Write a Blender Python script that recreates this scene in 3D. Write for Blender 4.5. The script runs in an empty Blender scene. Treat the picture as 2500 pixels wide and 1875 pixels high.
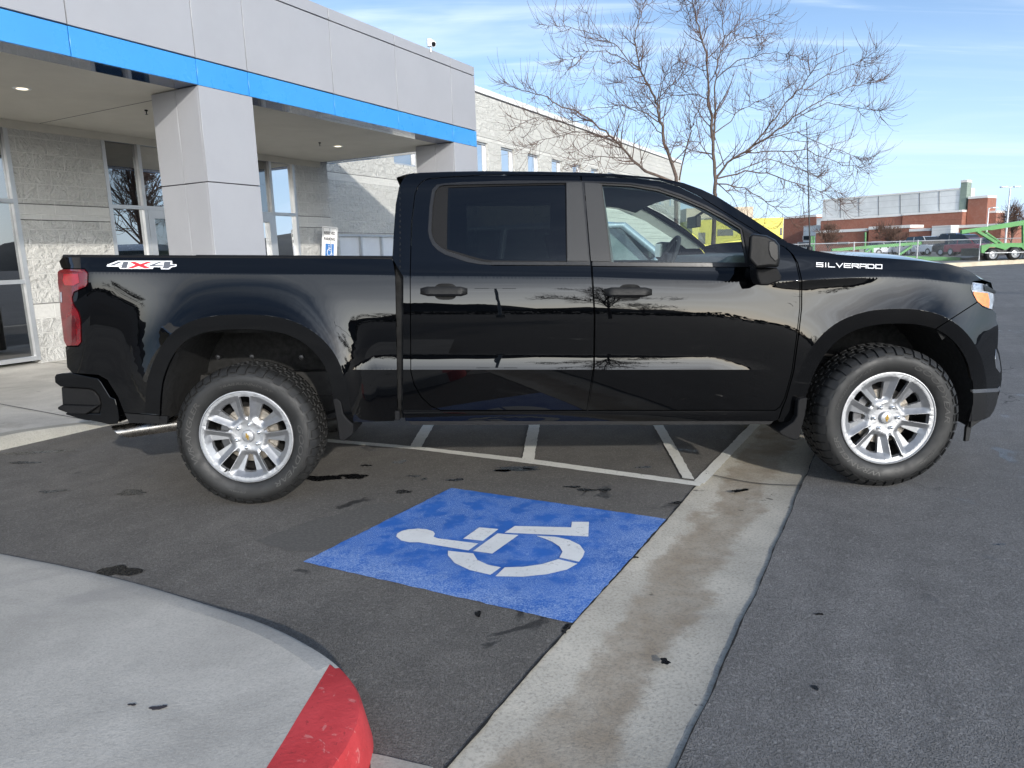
import bpy, bmesh, math, random
from mathutils import Vector, Matrix
from mathutils.geometry import delaunay_2d_cdt
R = math.radians
S = bpy.context.scene
random.seed(7)

# ------------------------------------------------------------------ camera, light, sky, exposure
CAMP = Vector((1.57642479, -4.02439320, 1.41510077))
YAW, PITCH, ROLL = -0.00392292509, -0.179306899, -0.0298847693
F = 1734.0                                      # focal length in photo pixels (2500 x 1875)
_f = Vector((math.sin(YAW)*math.cos(PITCH), math.cos(YAW)*math.cos(PITCH), math.sin(PITCH)))
_r0 = Vector((math.cos(YAW), -math.sin(YAW), 0)); _u0 = _r0.cross(_f)
_r = _r0*math.cos(ROLL) + _u0*math.sin(ROLL); _u = -_r0*math.sin(ROLL) + _u0*math.cos(ROLL)
cam = bpy.data.cameras.new("camera"); cam.sensor_width = 36; cam.lens = F/2500*36
cam.clip_start = 0.05; cam.clip_end = 6000
camo = bpy.data.objects.new("camera", cam); S.collection.objects.link(camo)
M4 = Matrix.Identity(4)
for i in range(3):
    M4[i][0] = _r[i]; M4[i][1] = _u[i]; M4[i][2] = -_f[i]; M4[i][3] = CAMP[i]
camo.matrix_world = M4
S.camera = camo
S.view_settings.view_transform = 'Standard'; S.view_settings.look = 'None'
S.view_settings.gamma = 1; S.view_settings.use_curve_mapping = False
S.view_settings.exposure = 0.42

SUN = Vector((1.07, -2.62, 1.0)).normalized()   # towards the sun
SUN_EL = math.asin(SUN.z); SUN_AZ = math.atan2(SUN.x, SUN.y)   # clockwise from +Y
sl = bpy.data.lights.new("sun", 'SUN'); sl.energy = 2.6; sl.angle = R(0.9); sl.color = (1.0, 0.95, 0.87)
so = bpy.data.objects.new("sun", sl); S.collection.objects.link(so)
so.rotation_euler = (-SUN).to_track_quat('-Z', 'Y').to_euler(); so.location = (8, -20, 12)

W = bpy.data.worlds.new("World"); S.world = W; W.use_nodes = True
nt = W.node_tree; nt.nodes.clear()
def wn(t, **k):
    n = nt.nodes.new(t)
    for a, b in k.items(): setattr(n, a, b)
    return n
wo = wn('ShaderNodeOutputWorld'); bg = wn('ShaderNodeBackground'); bg.inputs[1].default_value = 0.148
sky = wn('ShaderNodeTexSky'); sky.sky_type = 'NISHITA'; sky.sun_disc = False
sky.sun_elevation = SUN_EL; sky.sun_rotation = SUN_AZ
sky.air_density = 1.0; sky.dust_density = 1.1; sky.ozone_density = 2.4; sky.altitude = 1300
tc = wn('ShaderNodeTexCoord'); sep = wn('ShaderNodeSeparateXYZ')
nt.links.new(tc.outputs['Generated'], sep.inputs[0])
def wmath(op, a, b=None, c=None):
    n = wn('ShaderNodeMath', operation=op)
    for i, v in enumerate((a, b, c)):
        if v is None: continue
        if isinstance(v, (int, float)): n.inputs[i].default_value = v
        else: nt.links.new(v, n.inputs[i])
    return n.outputs[0]
# cirrus: the sky direction dropped on a high flat layer, streaked along one wind direction
zz = wmath('ADD', wmath('MAXIMUM', sep.outputs[2], 0.0), 0.10)
cx = wmath('DIVIDE', sep.outputs[0], zz); cy = wmath('DIVIDE', sep.outputs[1], zz)
comb = wn('ShaderNodeCombineXYZ'); nt.links.new(cx, comb.inputs[0]); nt.links.new(cy, comb.inputs[1])
def cloud(rot, scl, nscale, detail, lo, hi, seed, dist=0.6):
    mp = wn('ShaderNodeMapping'); nt.links.new(comb.outputs[0], mp.inputs[0])
    mp.inputs['Rotation'].default_value = (0, 0, R(rot)); mp.inputs['Scale'].default_value = scl
    mp.inputs['Location'].default_value = (seed, seed*.37, 0)
    nz = wn('ShaderNodeTexNoise'); nt.links.new(mp.outputs[0], nz.inputs['Vector'])
    nz.inputs['Scale'].default_value = nscale; nz.inputs['Detail'].default_value = detail
    nz.inputs['Roughness'].default_value = 0.55; nz.inputs['Distortion'].default_value = dist
    mr = wn('ShaderNodeMapRange'); mr.interpolation_type = 'SMOOTHERSTEP'
    nt.links.new(nz.outputs[0], mr.inputs[0]); mr.inputs[1].default_value = lo; mr.inputs[2].default_value = hi
    return mr.outputs[0]
c1 = cloud(-14, (0.30, 1.15, 1), 1.0, 6, 0.42, 0.80, 3.1)
c2 = cloud(-22, (0.5, 3.2, 1), 1.7, 8, 0.45, 0.78, 9.7, 0.9)
den = wmath('MINIMUM', wmath('ADD', wmath('MULTIPLY', c1, 0.75), wmath('MULTIPLY', c2, 0.45)), 1.0)
mx = wn('ShaderNodeMixRGB'); mx.blend_type = 'MIX'
hz = wn('ShaderNodeMapRange'); nt.links.new(sep.outputs[2], hz.inputs[0])
hz.inputs[1].default_value = 0.0; hz.inputs[2].default_value = 0.12; hz.inputs[3].default_value = 0.45; hz.inputs[4].default_value = 1.0
hi = wn('ShaderNodeMapRange'); hi.interpolation_type = 'SMOOTHSTEP'; nt.links.new(sep.outputs[2], hi.inputs[0]); hi.inputs[1].default_value = 0.38; hi.inputs[2].default_value = 0.75; hi.inputs[3].default_value = 1.0; hi.inputs[4].default_value = 0.45
nt.links.new(wmath('MULTIPLY', wmath('MULTIPLY', den, hz.outputs[0]), hi.outputs[0]), mx.inputs[0])
nt.links.new(sky.outputs[0], mx.inputs[1])
# cloud colour: pale version of the sky's own light there
mxc = wn('ShaderNodeMixRGB'); mxc.blend_type = 'MIX'; mxc.inputs[0].default_value = 0.72
nt.links.new(sky.outputs[0], mxc.inputs[1]); mxc.inputs[2].default_value = (6.4, 7.1, 7.9, 1)
sdot = wn('ShaderNodeVectorMath', operation='DOT_PRODUCT'); nt.links.new(tc.outputs['Generated'], sdot.inputs[0]); sdot.inputs[1].default_value = SUN
glw = wn('ShaderNodeMapRange'); glw.interpolation_type = 'SMOOTHSTEP'; nt.links.new(sdot.outputs['Value'], glw.inputs[0]); glw.inputs[1].default_value = 0.72; glw.inputs[2].default_value = 1.0; glw.inputs[3].default_value = 1.0; glw.inputs[4].default_value = 3.0
# thin cloud in front of the sun scatters its light forward
fwdc = wn('ShaderNodeVectorMath', operation='SCALE'); nt.links.new(mxc.outputs[0], fwdc.inputs[0]); nt.links.new(glw.outputs[0], fwdc.inputs['Scale'])
nt.links.new(fwdc.outputs[0], mx.inputs[2])
veil = wn('ShaderNodeMixRGB'); vr = wn('ShaderNodeMapRange'); vr.interpolation_type = 'SMOOTHSTEP'; nt.links.new(sep.outputs[2], vr.inputs[0])
vr.inputs[1].default_value = -0.02; vr.inputs[2].default_value = 0.30; vr.inputs[3].default_value = 0.80; vr.inputs[4].default_value = 0.10
sdot = wn('ShaderNodeVectorMath', operation='DOT_PRODUCT'); nt.links.new(tc.outputs['Generated'], sdot.inputs[0]); sdot.inputs[1].default_value = SUN
sm = wn('ShaderNodeMapRange'); sm.interpolation_type = 'SMOOTHSTEP'; nt.links.new(sdot.outputs['Value'], sm.inputs[0]); sm.inputs[1].default_value = -0.1; sm.inputs[2].default_value = 0.75; sm.inputs[3].default_value = 1.0; sm.inputs[4].default_value = 0.25
nt.links.new(wmath('MULTIPLY', vr.outputs[0], sm.outputs[0]), veil.inputs[0]); nt.links.new(mx.outputs[0], veil.inputs[1]); veil.inputs[2].default_value = (3.5, 4.8, 6.9, 1)
# bright haze low in the sky on the sun's side
hzb = wn('ShaderNodeMapRange'); hzb.interpolation_type = 'SMOOTHSTEP'; nt.links.new(sep.outputs[2], hzb.inputs[0]); hzb.inputs[1].default_value = 0.02; hzb.inputs[2].default_value = 0.42; hzb.inputs[3].default_value = 1.0; hzb.inputs[4].default_value = 0.0
hzs = wn('ShaderNodeMapRange'); hzs.interpolation_type = 'SMOOTHSTEP'; nt.links.new(sdot.outputs['Value'], hzs.inputs[0]); hzs.inputs[1].default_value = 0.25; hzs.inputs[2].default_value = 1.0; hzs.inputs[4].default_value = 1.0
hzm = wmath('MULTIPLY', hzb.outputs[0], hzs.outputs[0])
hzc = wn('ShaderNodeVectorMath', operation='SCALE'); hzc.inputs[0].default_value = (32.0, 31.4, 30.2); nt.links.new(hzm, hzc.inputs['Scale'])
sadd = wn('ShaderNodeVectorMath', operation='ADD'); nt.links.new(veil.outputs[0], sadd.inputs[0]); nt.links.new(hzc.outputs[0], sadd.inputs[1])
nt.links.new(sadd.outputs[0], bg.inputs[0]); nt.links.new(bg.outputs[0], wo.inputs[0])

# ------------------------------------------------------------------ where things stand: points of the photo dropped on real planes
AN = 0.502942739                                  # heading of the building front and gutter
U = Vector((math.sin(AN), math.cos(AN), 0)); N = Vector((math.cos(AN), -math.sin(AN), 0))
def ray(px, py): return _f + _r*((px-1250)/F) - _u*((py-937.5)/F)
def onY(px, py, y): d = ray(px, py); return CAMP + d*((y-CAMP.y)/d.y)
def onZ(px, py, z): d = ray(px, py); return CAMP + d*((z-CAMP.z)/d.z)
def onN(px, py, n): d = ray(px, py); return CAMP + d*((n-CAMP.dot(N))/d.dot(N))
def onU(px, py, u): d = ray(px, py); return CAMP + d*((u-CAMP.dot(U))/d.dot(U))
def un(u, n, z=0.0): return U*u + N*n + Vector((0, 0, z))
def lerp(a, b, t): return a+(b-a)*t
def sst(a, b, x):
    t = min(1.0, max(0.0, (x-a)/(b-a))); return t*t*(3-2*t)
def interp(tab, x):
    if x <= tab[0][0]: return tab[0][1]
    for (x0, y0), (x1, y1) in zip(tab, tab[1:]):
        if x <= x1: return y0+(y1-y0)*(x-x0)/(x1-x0)
    return tab[-1][1]

# ------------------------------------------------------------------ materials
def nn(t, kind, **k):
    n = t.nodes.new(kind)
    for a, b in k.items(): setattr(n, a, b)
    return n
def noise(t, vec, scale, detail=4, rough=0.6, dist=0.0):
    n = nn(t, 'ShaderNodeTexNoise'); n.inputs['Scale'].default_value = scale; n.inputs['Detail'].default_value = detail
    n.inputs['Roughness'].default_value = rough; n.inputs['Distortion'].default_value = dist
    t.links.new(vec, n.inputs['Vector']); return n.outputs[0]
def ramp(t, v, lo, hi, a=0.0, b=1.0, smooth=True):
    n = nn(t, 'ShaderNodeMapRange'); n.interpolation_type = 'SMOOTHSTEP' if smooth else 'LINEAR'
    t.links.new(v, n.inputs[0]); n.inputs[1].default_value = lo; n.inputs[2].default_value = hi
    n.inputs[3].default_value = a; n.inputs[4].default_value = b; return n.outputs[0]
def mathn(t, op, a, b=None):
    n = nn(t, 'ShaderNodeMath', operation=op)
    for i, v in enumerate((a, b)):
        if v is None: continue
        if isinstance(v, (int, float)): n.inputs[i].default_value = v
        else: t.links.new(v, n.inputs[i])
    return n.outputs[0]
def mixc(t, fac, a, b, mode='MIX'):
    n = nn(t, 'ShaderNodeMixRGB', blend_type=mode)
    for i, v in enumerate((fac, a, b)):
        if isinstance(v, (int, float)): n.inputs[i].default_value = v
        elif isinstance(v, tuple): n.inputs[i].default_value = (*v, 1) if len(v) == 3 else v
        else: t.links.new(v, n.inputs[i])
    return n.outputs[0]
def newmat(name):
    m = bpy.data.materials.new(name); m.use_nodes = True
    t = m.node_tree; return m, t, t.nodes['Principled BSDF'], nn(t, 'ShaderNodeTexCoord').outputs['Object']
def bump(t, b, h, strength=0.3, dist=0.01):
    n = nn(t, 'ShaderNodeBump'); n.inputs['Strength'].default_value = strength; n.inputs['Distance'].default_value = dist
    t.links.new(h, n.inputs['Height']); t.links.new(n.outputs[0], b.inputs['Normal'])
def mat(name, col, rough=0.5, metal=0.0, ior=1.5, coat=0.0, coat_rough=0.03, var=0.0, vscale=8.0, bmp=0.0, bscale=200.0, bdist=0.002, emit=None, es=1.0, spec=None):
    m, t, b, vec = newmat(name)
    b.inputs['Base Color'].default_value = (*col, 1); b.inputs['Roughness'].default_value = rough
    b.inputs['Metallic'].default_value = metal; b.inputs['IOR'].default_value = ior
    b.inputs['Coat Weight'].default_value = coat; b.inputs['Coat Roughness'].default_value = coat_rough
    if spec is not None: b.inputs['Specular IOR Level'].default_value = spec
    if var:
        v = ramp(t, noise(t, vec, vscale, 6, 0.65), 0.3, 0.7, 1-var, 1+var)
        n = nn(t, 'ShaderNodeMixRGB', blend_type='MULTIPLY'); n.inputs[0].default_value = 1
        n.inputs[1].default_value = (*col, 1); t.links.new(v, n.inputs[2]); t.links.new(n.outputs[0], b.inputs['Base Color'])
        t.links.new(ramp(t, noise(t, vec, vscale*2.3, 5), 0.3, 0.7, max(0.02, rough*0.85), min(1, rough*1.15)), b.inputs['Roughness'])
    if bmp: bump(t, b, noise(t, vec, bscale, 3), bmp, bdist)
    if emit: b.inputs['Emission Color'].default_value = (*emit, 1); b.inputs['Emission Strength'].default_value = es
    return m
def glass(name, tint, refl=1.0, ior=1.5, rough=0.0, dark=None):
    m = bpy.data.materials.new(name); m.use_nodes = True; t = m.node_tree; t.nodes.clear()
    o = nn(t, 'ShaderNodeOutputMaterial'); mx = nn(t, 'ShaderNodeMixShader')
    tr = nn(t, 'ShaderNodeBsdfTransparent'); tr.inputs[0].default_value = (*tint, 1)
    gl = nn(t, 'ShaderNodeBsdfGlossy'); gl.inputs['Roughness'].default_value = rough
    fr = nn(t, 'ShaderNodeFresnel'); fr.inputs[0].default_value = ior
    t.links.new(mathn(t, 'MINIMUM', mathn(t, 'MULTIPLY', fr.outputs[0], refl), 1.0), mx.inputs[0])
    t.links.new(tr.outputs[0], mx.inputs[1]); t.links.new(gl.outputs[0], mx.inputs[2]); t.links.new(mx.outputs[0], o.inputs[0])
    return m

MT = {}
# car paint: near black flake under a thick clear coat, a little road dust low down
m, t, b, vec = newmat('black_paint')
b.inputs['Base Color'].default_value = (0.0010, 0.0011, 0.0014, 1); b.inputs['Roughness'].default_value = 0.25
b.inputs['Specular IOR Level'].default_value = 0.0
b.inputs['Coat Weight'].default_value = 1; b.inputs['Coat Roughness'].default_value = 0.008; b.inputs['Coat IOR'].default_value = 1.45
dv = nn(t, 'ShaderNodeTexVoronoi'); dv.inputs['Scale'].default_value = 48; t.links.new(vec, dv.inputs['Vector'])
spk = ramp(t, dv.outputs['Distance'], 0.03, 0.09, 1, 0)
sz = nn(t, 'ShaderNodeSeparateXYZ'); t.links.new(vec, sz.inputs[0])
low = ramp(t, sz.outputs[2], 0.35, 1.1, 1, 0)
big = ramp(t, noise(t, vec, 9, 4), 0.48, 0.62)
dust = mathn(t, 'MULTIPLY', mathn(t, 'MULTIPLY', spk, low), big)
t.links.new(mixc(t, mathn(t, 'MULTIPLY', dust, 0.18), (0.0010, 0.0011, 0.0014), (0.16, 0.15, 0.13)), b.inputs['Base Color'])
MT['paint'] = m
MT['trim'] = mat('textured_black_trim', (0.008, 0.008, 0.0085), 0.6, spec=0.14, var=0.1, vscale=60, bmp=0.35, bscale=900, bdist=0.001)
MT['satin'] = mat('satin_black_trim', (0.009, 0.009, 0.0095), 0.33, spec=0.4, var=0.08, vscale=30)
MT['applique'] = mat('pillar_applique', (0.021, 0.0215, 0.0225), 0.5, spec=0.38, var=0.10, vscale=500, bmp=0.25, bscale=700, bdist=0.001)
MT['mirror_shell'] = mat('mirror_shell_plastic', (0.007, 0.007, 0.0072), 0.5, spec=0.22, bmp=0.3, bscale=600, bdist=0.001, var=0.08, vscale=40)
MT['rubber'] = mat('rubber_seal', (0.008, 0.008, 0.008), 0.6, var=0.1, vscale=40)
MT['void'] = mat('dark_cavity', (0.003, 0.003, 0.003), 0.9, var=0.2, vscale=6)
MT['liner'] = mat('wheel_liner', (0.006, 0.006, 0.006), 0.85, var=0.35, vscale=14, bmp=0.4, bscale=300)
MT['under'] = mat('underbody_steel', (0.02, 0.019, 0.018), 0.7, var=0.5, vscale=9)
MT['tyre'] = mat('tyre_rubber', (0.013, 0.013, 0.0128), 0.6, var=0.35, vscale=9, bmp=0.2, bscale=160, bdist=0.001)
MT['letter'] = mat('tyre_lettering', (0.048, 0.047, 0.045), 0.5, var=0.15, vscale=30)
MT['alloy'] = mat('machined_alloy', (0.42, 0.425, 0.435), 0.5, 0.85, var=0.05, vscale=40)
MT['alloy_facet'] = mat('shade_toned_alloy', (0.27, 0.275, 0.285), 0.42, 0.75, var=0.05, vscale=40)  # darker alloy: spoke facet shading put into the colour for definition
MT['alloy_dark'] = mat('barrel_alloy', (0.16, 0.16, 0.165), 0.4, 1.0, var=0.15, vscale=12)
MT['chrome'] = mat('chrome', (0.86, 0.87, 0.88), 0.06, 1.0, var=0.02, vscale=20)
MT['gold'] = mat('gold_emblem', (0.72, 0.46, 0.12), 0.3, 1.0, var=0.1, vscale=60)
MT['disc'] = mat('brake_disc_iron', (0.30, 0.27, 0.23), 0.45, 0.8, var=0.3, vscale=40)
MT['steel'] = mat('exhaust_steel', (0.42, 0.39, 0.35), 0.28, 1.0, var=0.25, vscale=18)
MT['red_lens'] = mat('red_lens', (0.105, 0.0015, 0.004), 0.08, coat=1, coat_rough=0.02, var=0.25, vscale=22)
MT['red_dark'] = mat('deep_red_lens', (0.075, 0.002, 0.004), 0.07, coat=1, coat_rough=0.02, var=0.3, vscale=22)
MT['amber'] = mat('amber_lens', (0.80, 0.20, 0.012), 0.15, coat=1, coat_rough=0.03, var=0.2, vscale=50)
MT['clear'] = mat('clear_lens', (0.30, 0.32, 0.36), 0.12, 0.35, coat=1, var=0.3, vscale=40)
MT['badge_white'] = mat('badge_white', (0.80, 0.80, 0.80), 0.35, var=0.03, vscale=30)
MT['badge_grey'] = mat('decal_grey', (0.09, 0.095, 0.11), 0.35, var=0.05, vscale=30)
MT['badge_red'] = mat('decal_red', (0.50, 0.02, 0.03), 0.35, var=0.05, vscale=30)
MT['glass_front'] = glass('front_side_glass', (0.82, 0.92, 0.88), 1.3, 1.5)
MT['glass_clear'] = glass('windshield_glass', (0.84, 0.90, 0.87), 0.5, 1.45)
MT['glass_tint'] = glass('privacy_glass', (0.10, 0.11, 0.105), 1.15, 1.5)
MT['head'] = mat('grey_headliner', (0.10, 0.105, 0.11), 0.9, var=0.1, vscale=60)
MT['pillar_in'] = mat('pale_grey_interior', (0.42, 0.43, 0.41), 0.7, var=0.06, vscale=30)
MT['dash'] = mat('grey_dashboard', (0.19, 0.20, 0.20), 0.6, var=0.12, vscale=30)
MT['seat'] = mat('dark_seat_cloth', (0.045, 0.045, 0.05), 0.9, var=0.2, vscale=80)
MT['mirror'] = mat('mirror_glass', (0.8, 0.82, 0.85), 0.02, 1.0, var=0.01)

# ------------------------------------------------------------------ object helpers
COL = S.collection
def tag(o, label=None, cat=None, group=None, kind=None):
    if label: o['label'] = label
    if cat: o['category'] = cat
    if group: o['group'] = group
    if kind: o['kind'] = kind
    return o
def thing(name, loc, label, cat, group=None):
    o = bpy.data.objects.new(name, None); COL.objects.link(o); o.location = loc; o.empty_display_size = 0.2
    return tag(o, label, cat, group)
def par(o, p):
    if p is not None:
        o.parent = p
        o.matrix_parent_inverse = Matrix.Translation(-p.location) if p.type == 'EMPTY' else Matrix.Identity(4)
    return o
class MB:
    """collects geometry and links it as ONE mesh object"""
    def __init__(s): s.v = []; s.f = []; s.m = []
    def add(s, verts, faces, mi=0):
        o = len(s.v); s.v += [tuple(v) for v in verts]
        for f in faces: s.f.append(tuple(i+o for i in f)); s.m.append(mi)
        return s
    def box(s, c, size, ax=None, mi=0):
        """c centre, size full extents along axes ax (three vectors)"""
        ax = ax or (Vector((1, 0, 0)), Vector((0, 1, 0)), Vector((0, 0, 1))); c = Vector(c)
        vs = [c + ax[0]*(size[0]/2*i) + ax[1]*(size[1]/2*j) + ax[2]*(size[2]/2*k) for i in (-1, 1) for j in (-1, 1) for k in (-1, 1)]
        return s.add(vs, [(0, 1, 3, 2), (4, 6, 7, 5), (0, 4, 5, 1), (2, 3, 7, 6), (0, 2, 6, 4), (1, 5, 7, 3)], mi)
    def ubox(s, u0, u1, n0, n1, z0, z1, mi=0):
        return s.box(un((u0+u1)/2, (n0+n1)/2, (z0+z1)/2), (abs(u1-u0), abs(n1-n0), abs(z1-z0)), (U, N, Vector((0, 0, 1))), mi)
    def quad(s, a, b, c, d, mi=0): return s.add((a, b, c, d), [(0, 1, 2, 3)], mi)
    def prism(s, poly, ext, mi=0):
        """closed planar outline swept along ext"""
        n = len(poly); a = [Vector(p) for p in poly]; e = Vector(ext); bq = [p+e for p in a]
        s.add(a+bq, [tuple(range(n)), tuple(range(2*n-1, n-1, -1))] + [(i, i+n, (i+1) % n+n, (i+1) % n) for i in range(n)], mi); return s
    def tube(s, pts, r, sides=8, mi=0, cap=True):
        pts = [Vector(p) for p in pts]; rs = r if isinstance(r, (list, tuple)) else [r]*len(pts)
        vs = []; ref = None
        for i, p in enumerate(pts):
            d = (pts[min(i+1, len(pts)-1)] - pts[max(i-1, 0)])
            d = d.normalized() if d.length > 1e-9 else Vector((0, 0, 1))
            if ref is None: ref = Vector((0, 0, 1)) if abs(d.z) < 0.9 else Vector((1, 0, 0))
            x = (ref - d*ref.dot(d)); x = x.normalized() if x.length > 1e-6 else d.orthogonal().normalized()
            ref = x; y = d.cross(x)
            vs += [p + x*(rs[i]*math.cos(2*math.pi*k/sides)) + y*(rs[i]*math.sin(2*math.pi*k/sides)) for k in range(sides)]
        fs = [(i*sides+k, i*sides+(k+1) % sides, (i+1)*sides+(k+1) % sides, (i+1)*sides+k) for i in range(len(pts)-1) for k in range(sides)]
        if cap: fs += [tuple(range(sides-1, -1, -1)), tuple((len(pts)-1)*sides+k for k in range(sides))]
        return s.add(vs, fs, mi)
    def lathe(s, prof, o=(0, 0, 0), axis='y', seg=48, mi=0, closed=False):
        """prof = [(r, h)] turned about an axis through o"""
        o = Vector(o); vs = []
        for k in range(seg):
            a = 2*math.pi*k/seg; ca, sa = math.cos(a), math.sin(a)
            for r_, h in prof:
                if axis == 'y': vs.append(o+Vector((r_*ca, h, r_*sa)))
                elif axis == 'x': vs.append(o+Vector((h, r_*ca, r_*sa)))
                else: vs.append(o+Vector((r_*ca, r_*sa, h)))
        n = len(prof); fs = []
        for k in range(seg):
            q = (k+1) % seg
            for i in range(n if closed else n-1):
                j = (i+1) % n
                fs.append((k*n+i, q*n+i, q*n+j, k*n+j))
        return s.add(vs, fs, mi)
    def grid(s, rows, mi=0, flip=False):
        n = len(rows[0]); vs = [p for r_ in rows for p in r_]
        fs = [(i*n+j, i*n+j+1, (i+1)*n+j+1, (i+1)*n+j) for i in range(len(rows)-1) for j in range(n-1)]
        if flip: fs = [f[::-1] for f in fs]
        return s.add(vs, fs, mi)
    def build(s, name, mats, parent=None, smooth=None, bevel=0.0, bseg=2, recalc=True, merge=0.0):
        me = bpy.data.meshes.new(name); me.from_pydata(s.v, [], s.f)
        mats = mats if isinstance(mats, (list, tuple)) else [mats]
        for q in mats: me.materials.append(q)
        for p, mi in zip(me.polygons, s.m): p.material_index = mi
        if recalc or merge:
            bm = bmesh.new(); bm.from_mesh(me)
            if merge: bmesh.ops.remove_doubles(bm, verts=bm.verts, dist=merge)
            bmesh.ops.recalc_face_normals(bm, faces=bm.faces); bm.to_mesh(me); bm.free()
        me.update()
        o = bpy.data.objects.new(name, me); COL.objects.link(o); par(o, parent)
        if bevel:
            md = o.modifiers.new('bevel', 'BEVEL'); md.width = bevel; md.segments = bseg; md.limit_method = 'ANGLE'; md.angle_limit = R(35)
        if smooth is not None: shade(o, smooth)
        elif bevel: shade(o, 35)
        return o
def shade(o, angle):
    me = o.data
    if angle >= 180:
        for p in me.polygons: p.use_smooth = True
        return
    for p in me.polygons: p.use_smooth = True
    me.set_sharp_from_angle(angle=R(angle))
def dup(o, parent=None):
    c = o.copy(); COL.objects.link(c)
    mi = o.matrix_parent_inverse.copy()
    if parent is not None: c.parent = parent; c.matrix_parent_inverse = mi
    for ch in [q for q in bpy.data.objects if q.parent == o]: dup(ch, c)
    return c
def text_mesh(txt, size, font_shear=0.0, extrude=0.002, spacing=1.0, bold=0.0, wide=1.0):
    """outline of a word as plain geometry: verts in its own x (along) / y (up) plane, z thickness"""
    cu = bpy.data.curves.new('word', 'FONT'); cu.body = txt; cu.size = size; cu.shear = font_shear; cu.extrude = extrude
    cu.space_character = spacing; cu.offset = bold; cu.align_x = 'CENTER'; cu.align_y = 'CENTER'; cu.resolution_u = 3
    ob = bpy.data.objects.new('word', cu); COL.objects.link(ob)
    bpy.context.view_layer.update()
    me = bpy.data.meshes.new_from_object(ob.evaluated_get(bpy.context.evaluated_depsgraph_get()))
    vs = [Vector((v.co.x*wide, v.co.y, v.co.z)) for v in me.vertices]; fs = [tuple(p.vertices) for p in me.polygons]
    bpy.data.objects.remove(ob); bpy.data.curves.remove(cu); bpy.data.meshes.remove(me)
    return vs, fs

# ------------------------------------------------------------------ ground
def asphalt(name, base, tint, crack=True, stain=1.0):
    m, t, b, vec = newmat(name)
    big = noise(t, vec, 0.55, 5, 0.6, 0.5); mid = noise(t, vec, 6, 5, 0.65); fine = noise(t, vec, 120, 3, 0.7)
    vo = nn(t, 'ShaderNodeTexVoronoi'); vo.inputs['Scale'].default_value = 190; t.links.new(vec, vo.inputs['Vector'])
    stone = ramp(t, vo.outputs['Distance'], 0.0, 0.55, 1, 0)
    vc = nn(t, 'ShaderNodeTexVoronoi'); vc.inputs['Scale'].default_value = 190; t.links.new(vec, vc.inputs['Vector'])
    rnd = nn(t, 'ShaderNodeSeparateColor'); t.links.new(vc.outputs['Color'], rnd.inputs[0])
    pick = ramp(t, rnd.outputs[0], 0.55, 1.0)
    c = mixc(t, ramp(t, big, 0.3, 0.7), tuple(x*0.78 for x in base), tuple(x*1.2 for x in base))
    c = mixc(t, ramp(t, mid, 0.35, 0.68, 0, 0.55), c, tuple(x*0.55 for x in base))
    c = mixc(t, mathn(t, 'MULTIPLY', mathn(t, 'MULTIPLY', stone, pick), 0.95), c, tint)
    c = mixc(t, ramp(t, fine, 0.35, 0.65, 0.0, 0.75), c, tuple(x*0.38 for x in base))
    # lengthwise wear: faint streaks the way cars roll
    d1 = nn(t, 'ShaderNodeVectorMath', operation='DOT_PRODUCT'); t.links.new(vec, d1.inputs[0]); d1.inputs[1].default_value = U*0.35
    d2 = nn(t, 'ShaderNodeVectorMath', operation='DOT_PRODUCT'); t.links.new(vec, d2.inputs[0]); d2.inputs[1].default_value = N*5
    cbn = nn(t, 'ShaderNodeCombineXYZ'); t.links.new(d1.outputs['Value'], cbn.inputs[0]); t.links.new(d2.outputs['Value'], cbn.inputs[1])
    c = mixc(t, ramp(t, noise(t, cbn.outputs[0], 1.0, 5, 0.6, 0.3), 0.35, 0.68, 0, 0.38), c, tuple(x*0.5 for x in base))
    c = mixc(t, ramp(t, noise(t, vec, 48, 4, 0.75, 0.15), 0.50, 0.70, 0, 0.40), c, tuple(x*1.9 for x in base))
    # damp / oil spots
    sp = noise(t, vec, 2.6, 5, 0.55, 0.9)
    c = mixc(t, ramp(t, sp, 0.655, 0.70, 0, 0.75*stain), c, (0.012, 0.012, 0.013))
    if crack:
        wv = nn(t, 'ShaderNodeTexVoronoi', feature='DISTANCE_TO_EDGE'); wv.inputs['Scale'].default_value = 0.35
        wr = nn(t, 'ShaderNodeVectorMath', operation='ADD'); nv = nn(t, 'ShaderNodeTexNoise'); nv.inputs['Scale'].default_value = 1.8; nv.inputs['Detail'].default_value = 5
        t.links.new(vec, nv.inputs['Vector']); t.links.new(vec, wr.inputs[0]); t.links.new(nv.outputs['Color'], wr.inputs[1]); t.links.new(wr.outputs[0], wv.inputs['Vector'])
        c = mixc(t, mathn(t, 'MULTIPLY', ramp(t, wv.outputs['Distance'], 0.0, 0.006, 1, 0), ramp(t, noise(t, vec, 0.7, 2), 0.5, 0.62, 0, 0.8)), c, (0.01, 0.01, 0.01))
    t.links.new(c, b.inputs['Base Color'])
    t.links.new(ramp(t, sp, 0.64, 0.71, 0.86, 0.40), b.inputs['Roughness'])
    h = mathn(t, 'ADD', mathn(t, 'MULTIPLY', stone, 0.8), mathn(t, 'MULTIPLY', mid, 0.9))
    bump(t, b, h, 1.0, 0.007)
    return m
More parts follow.
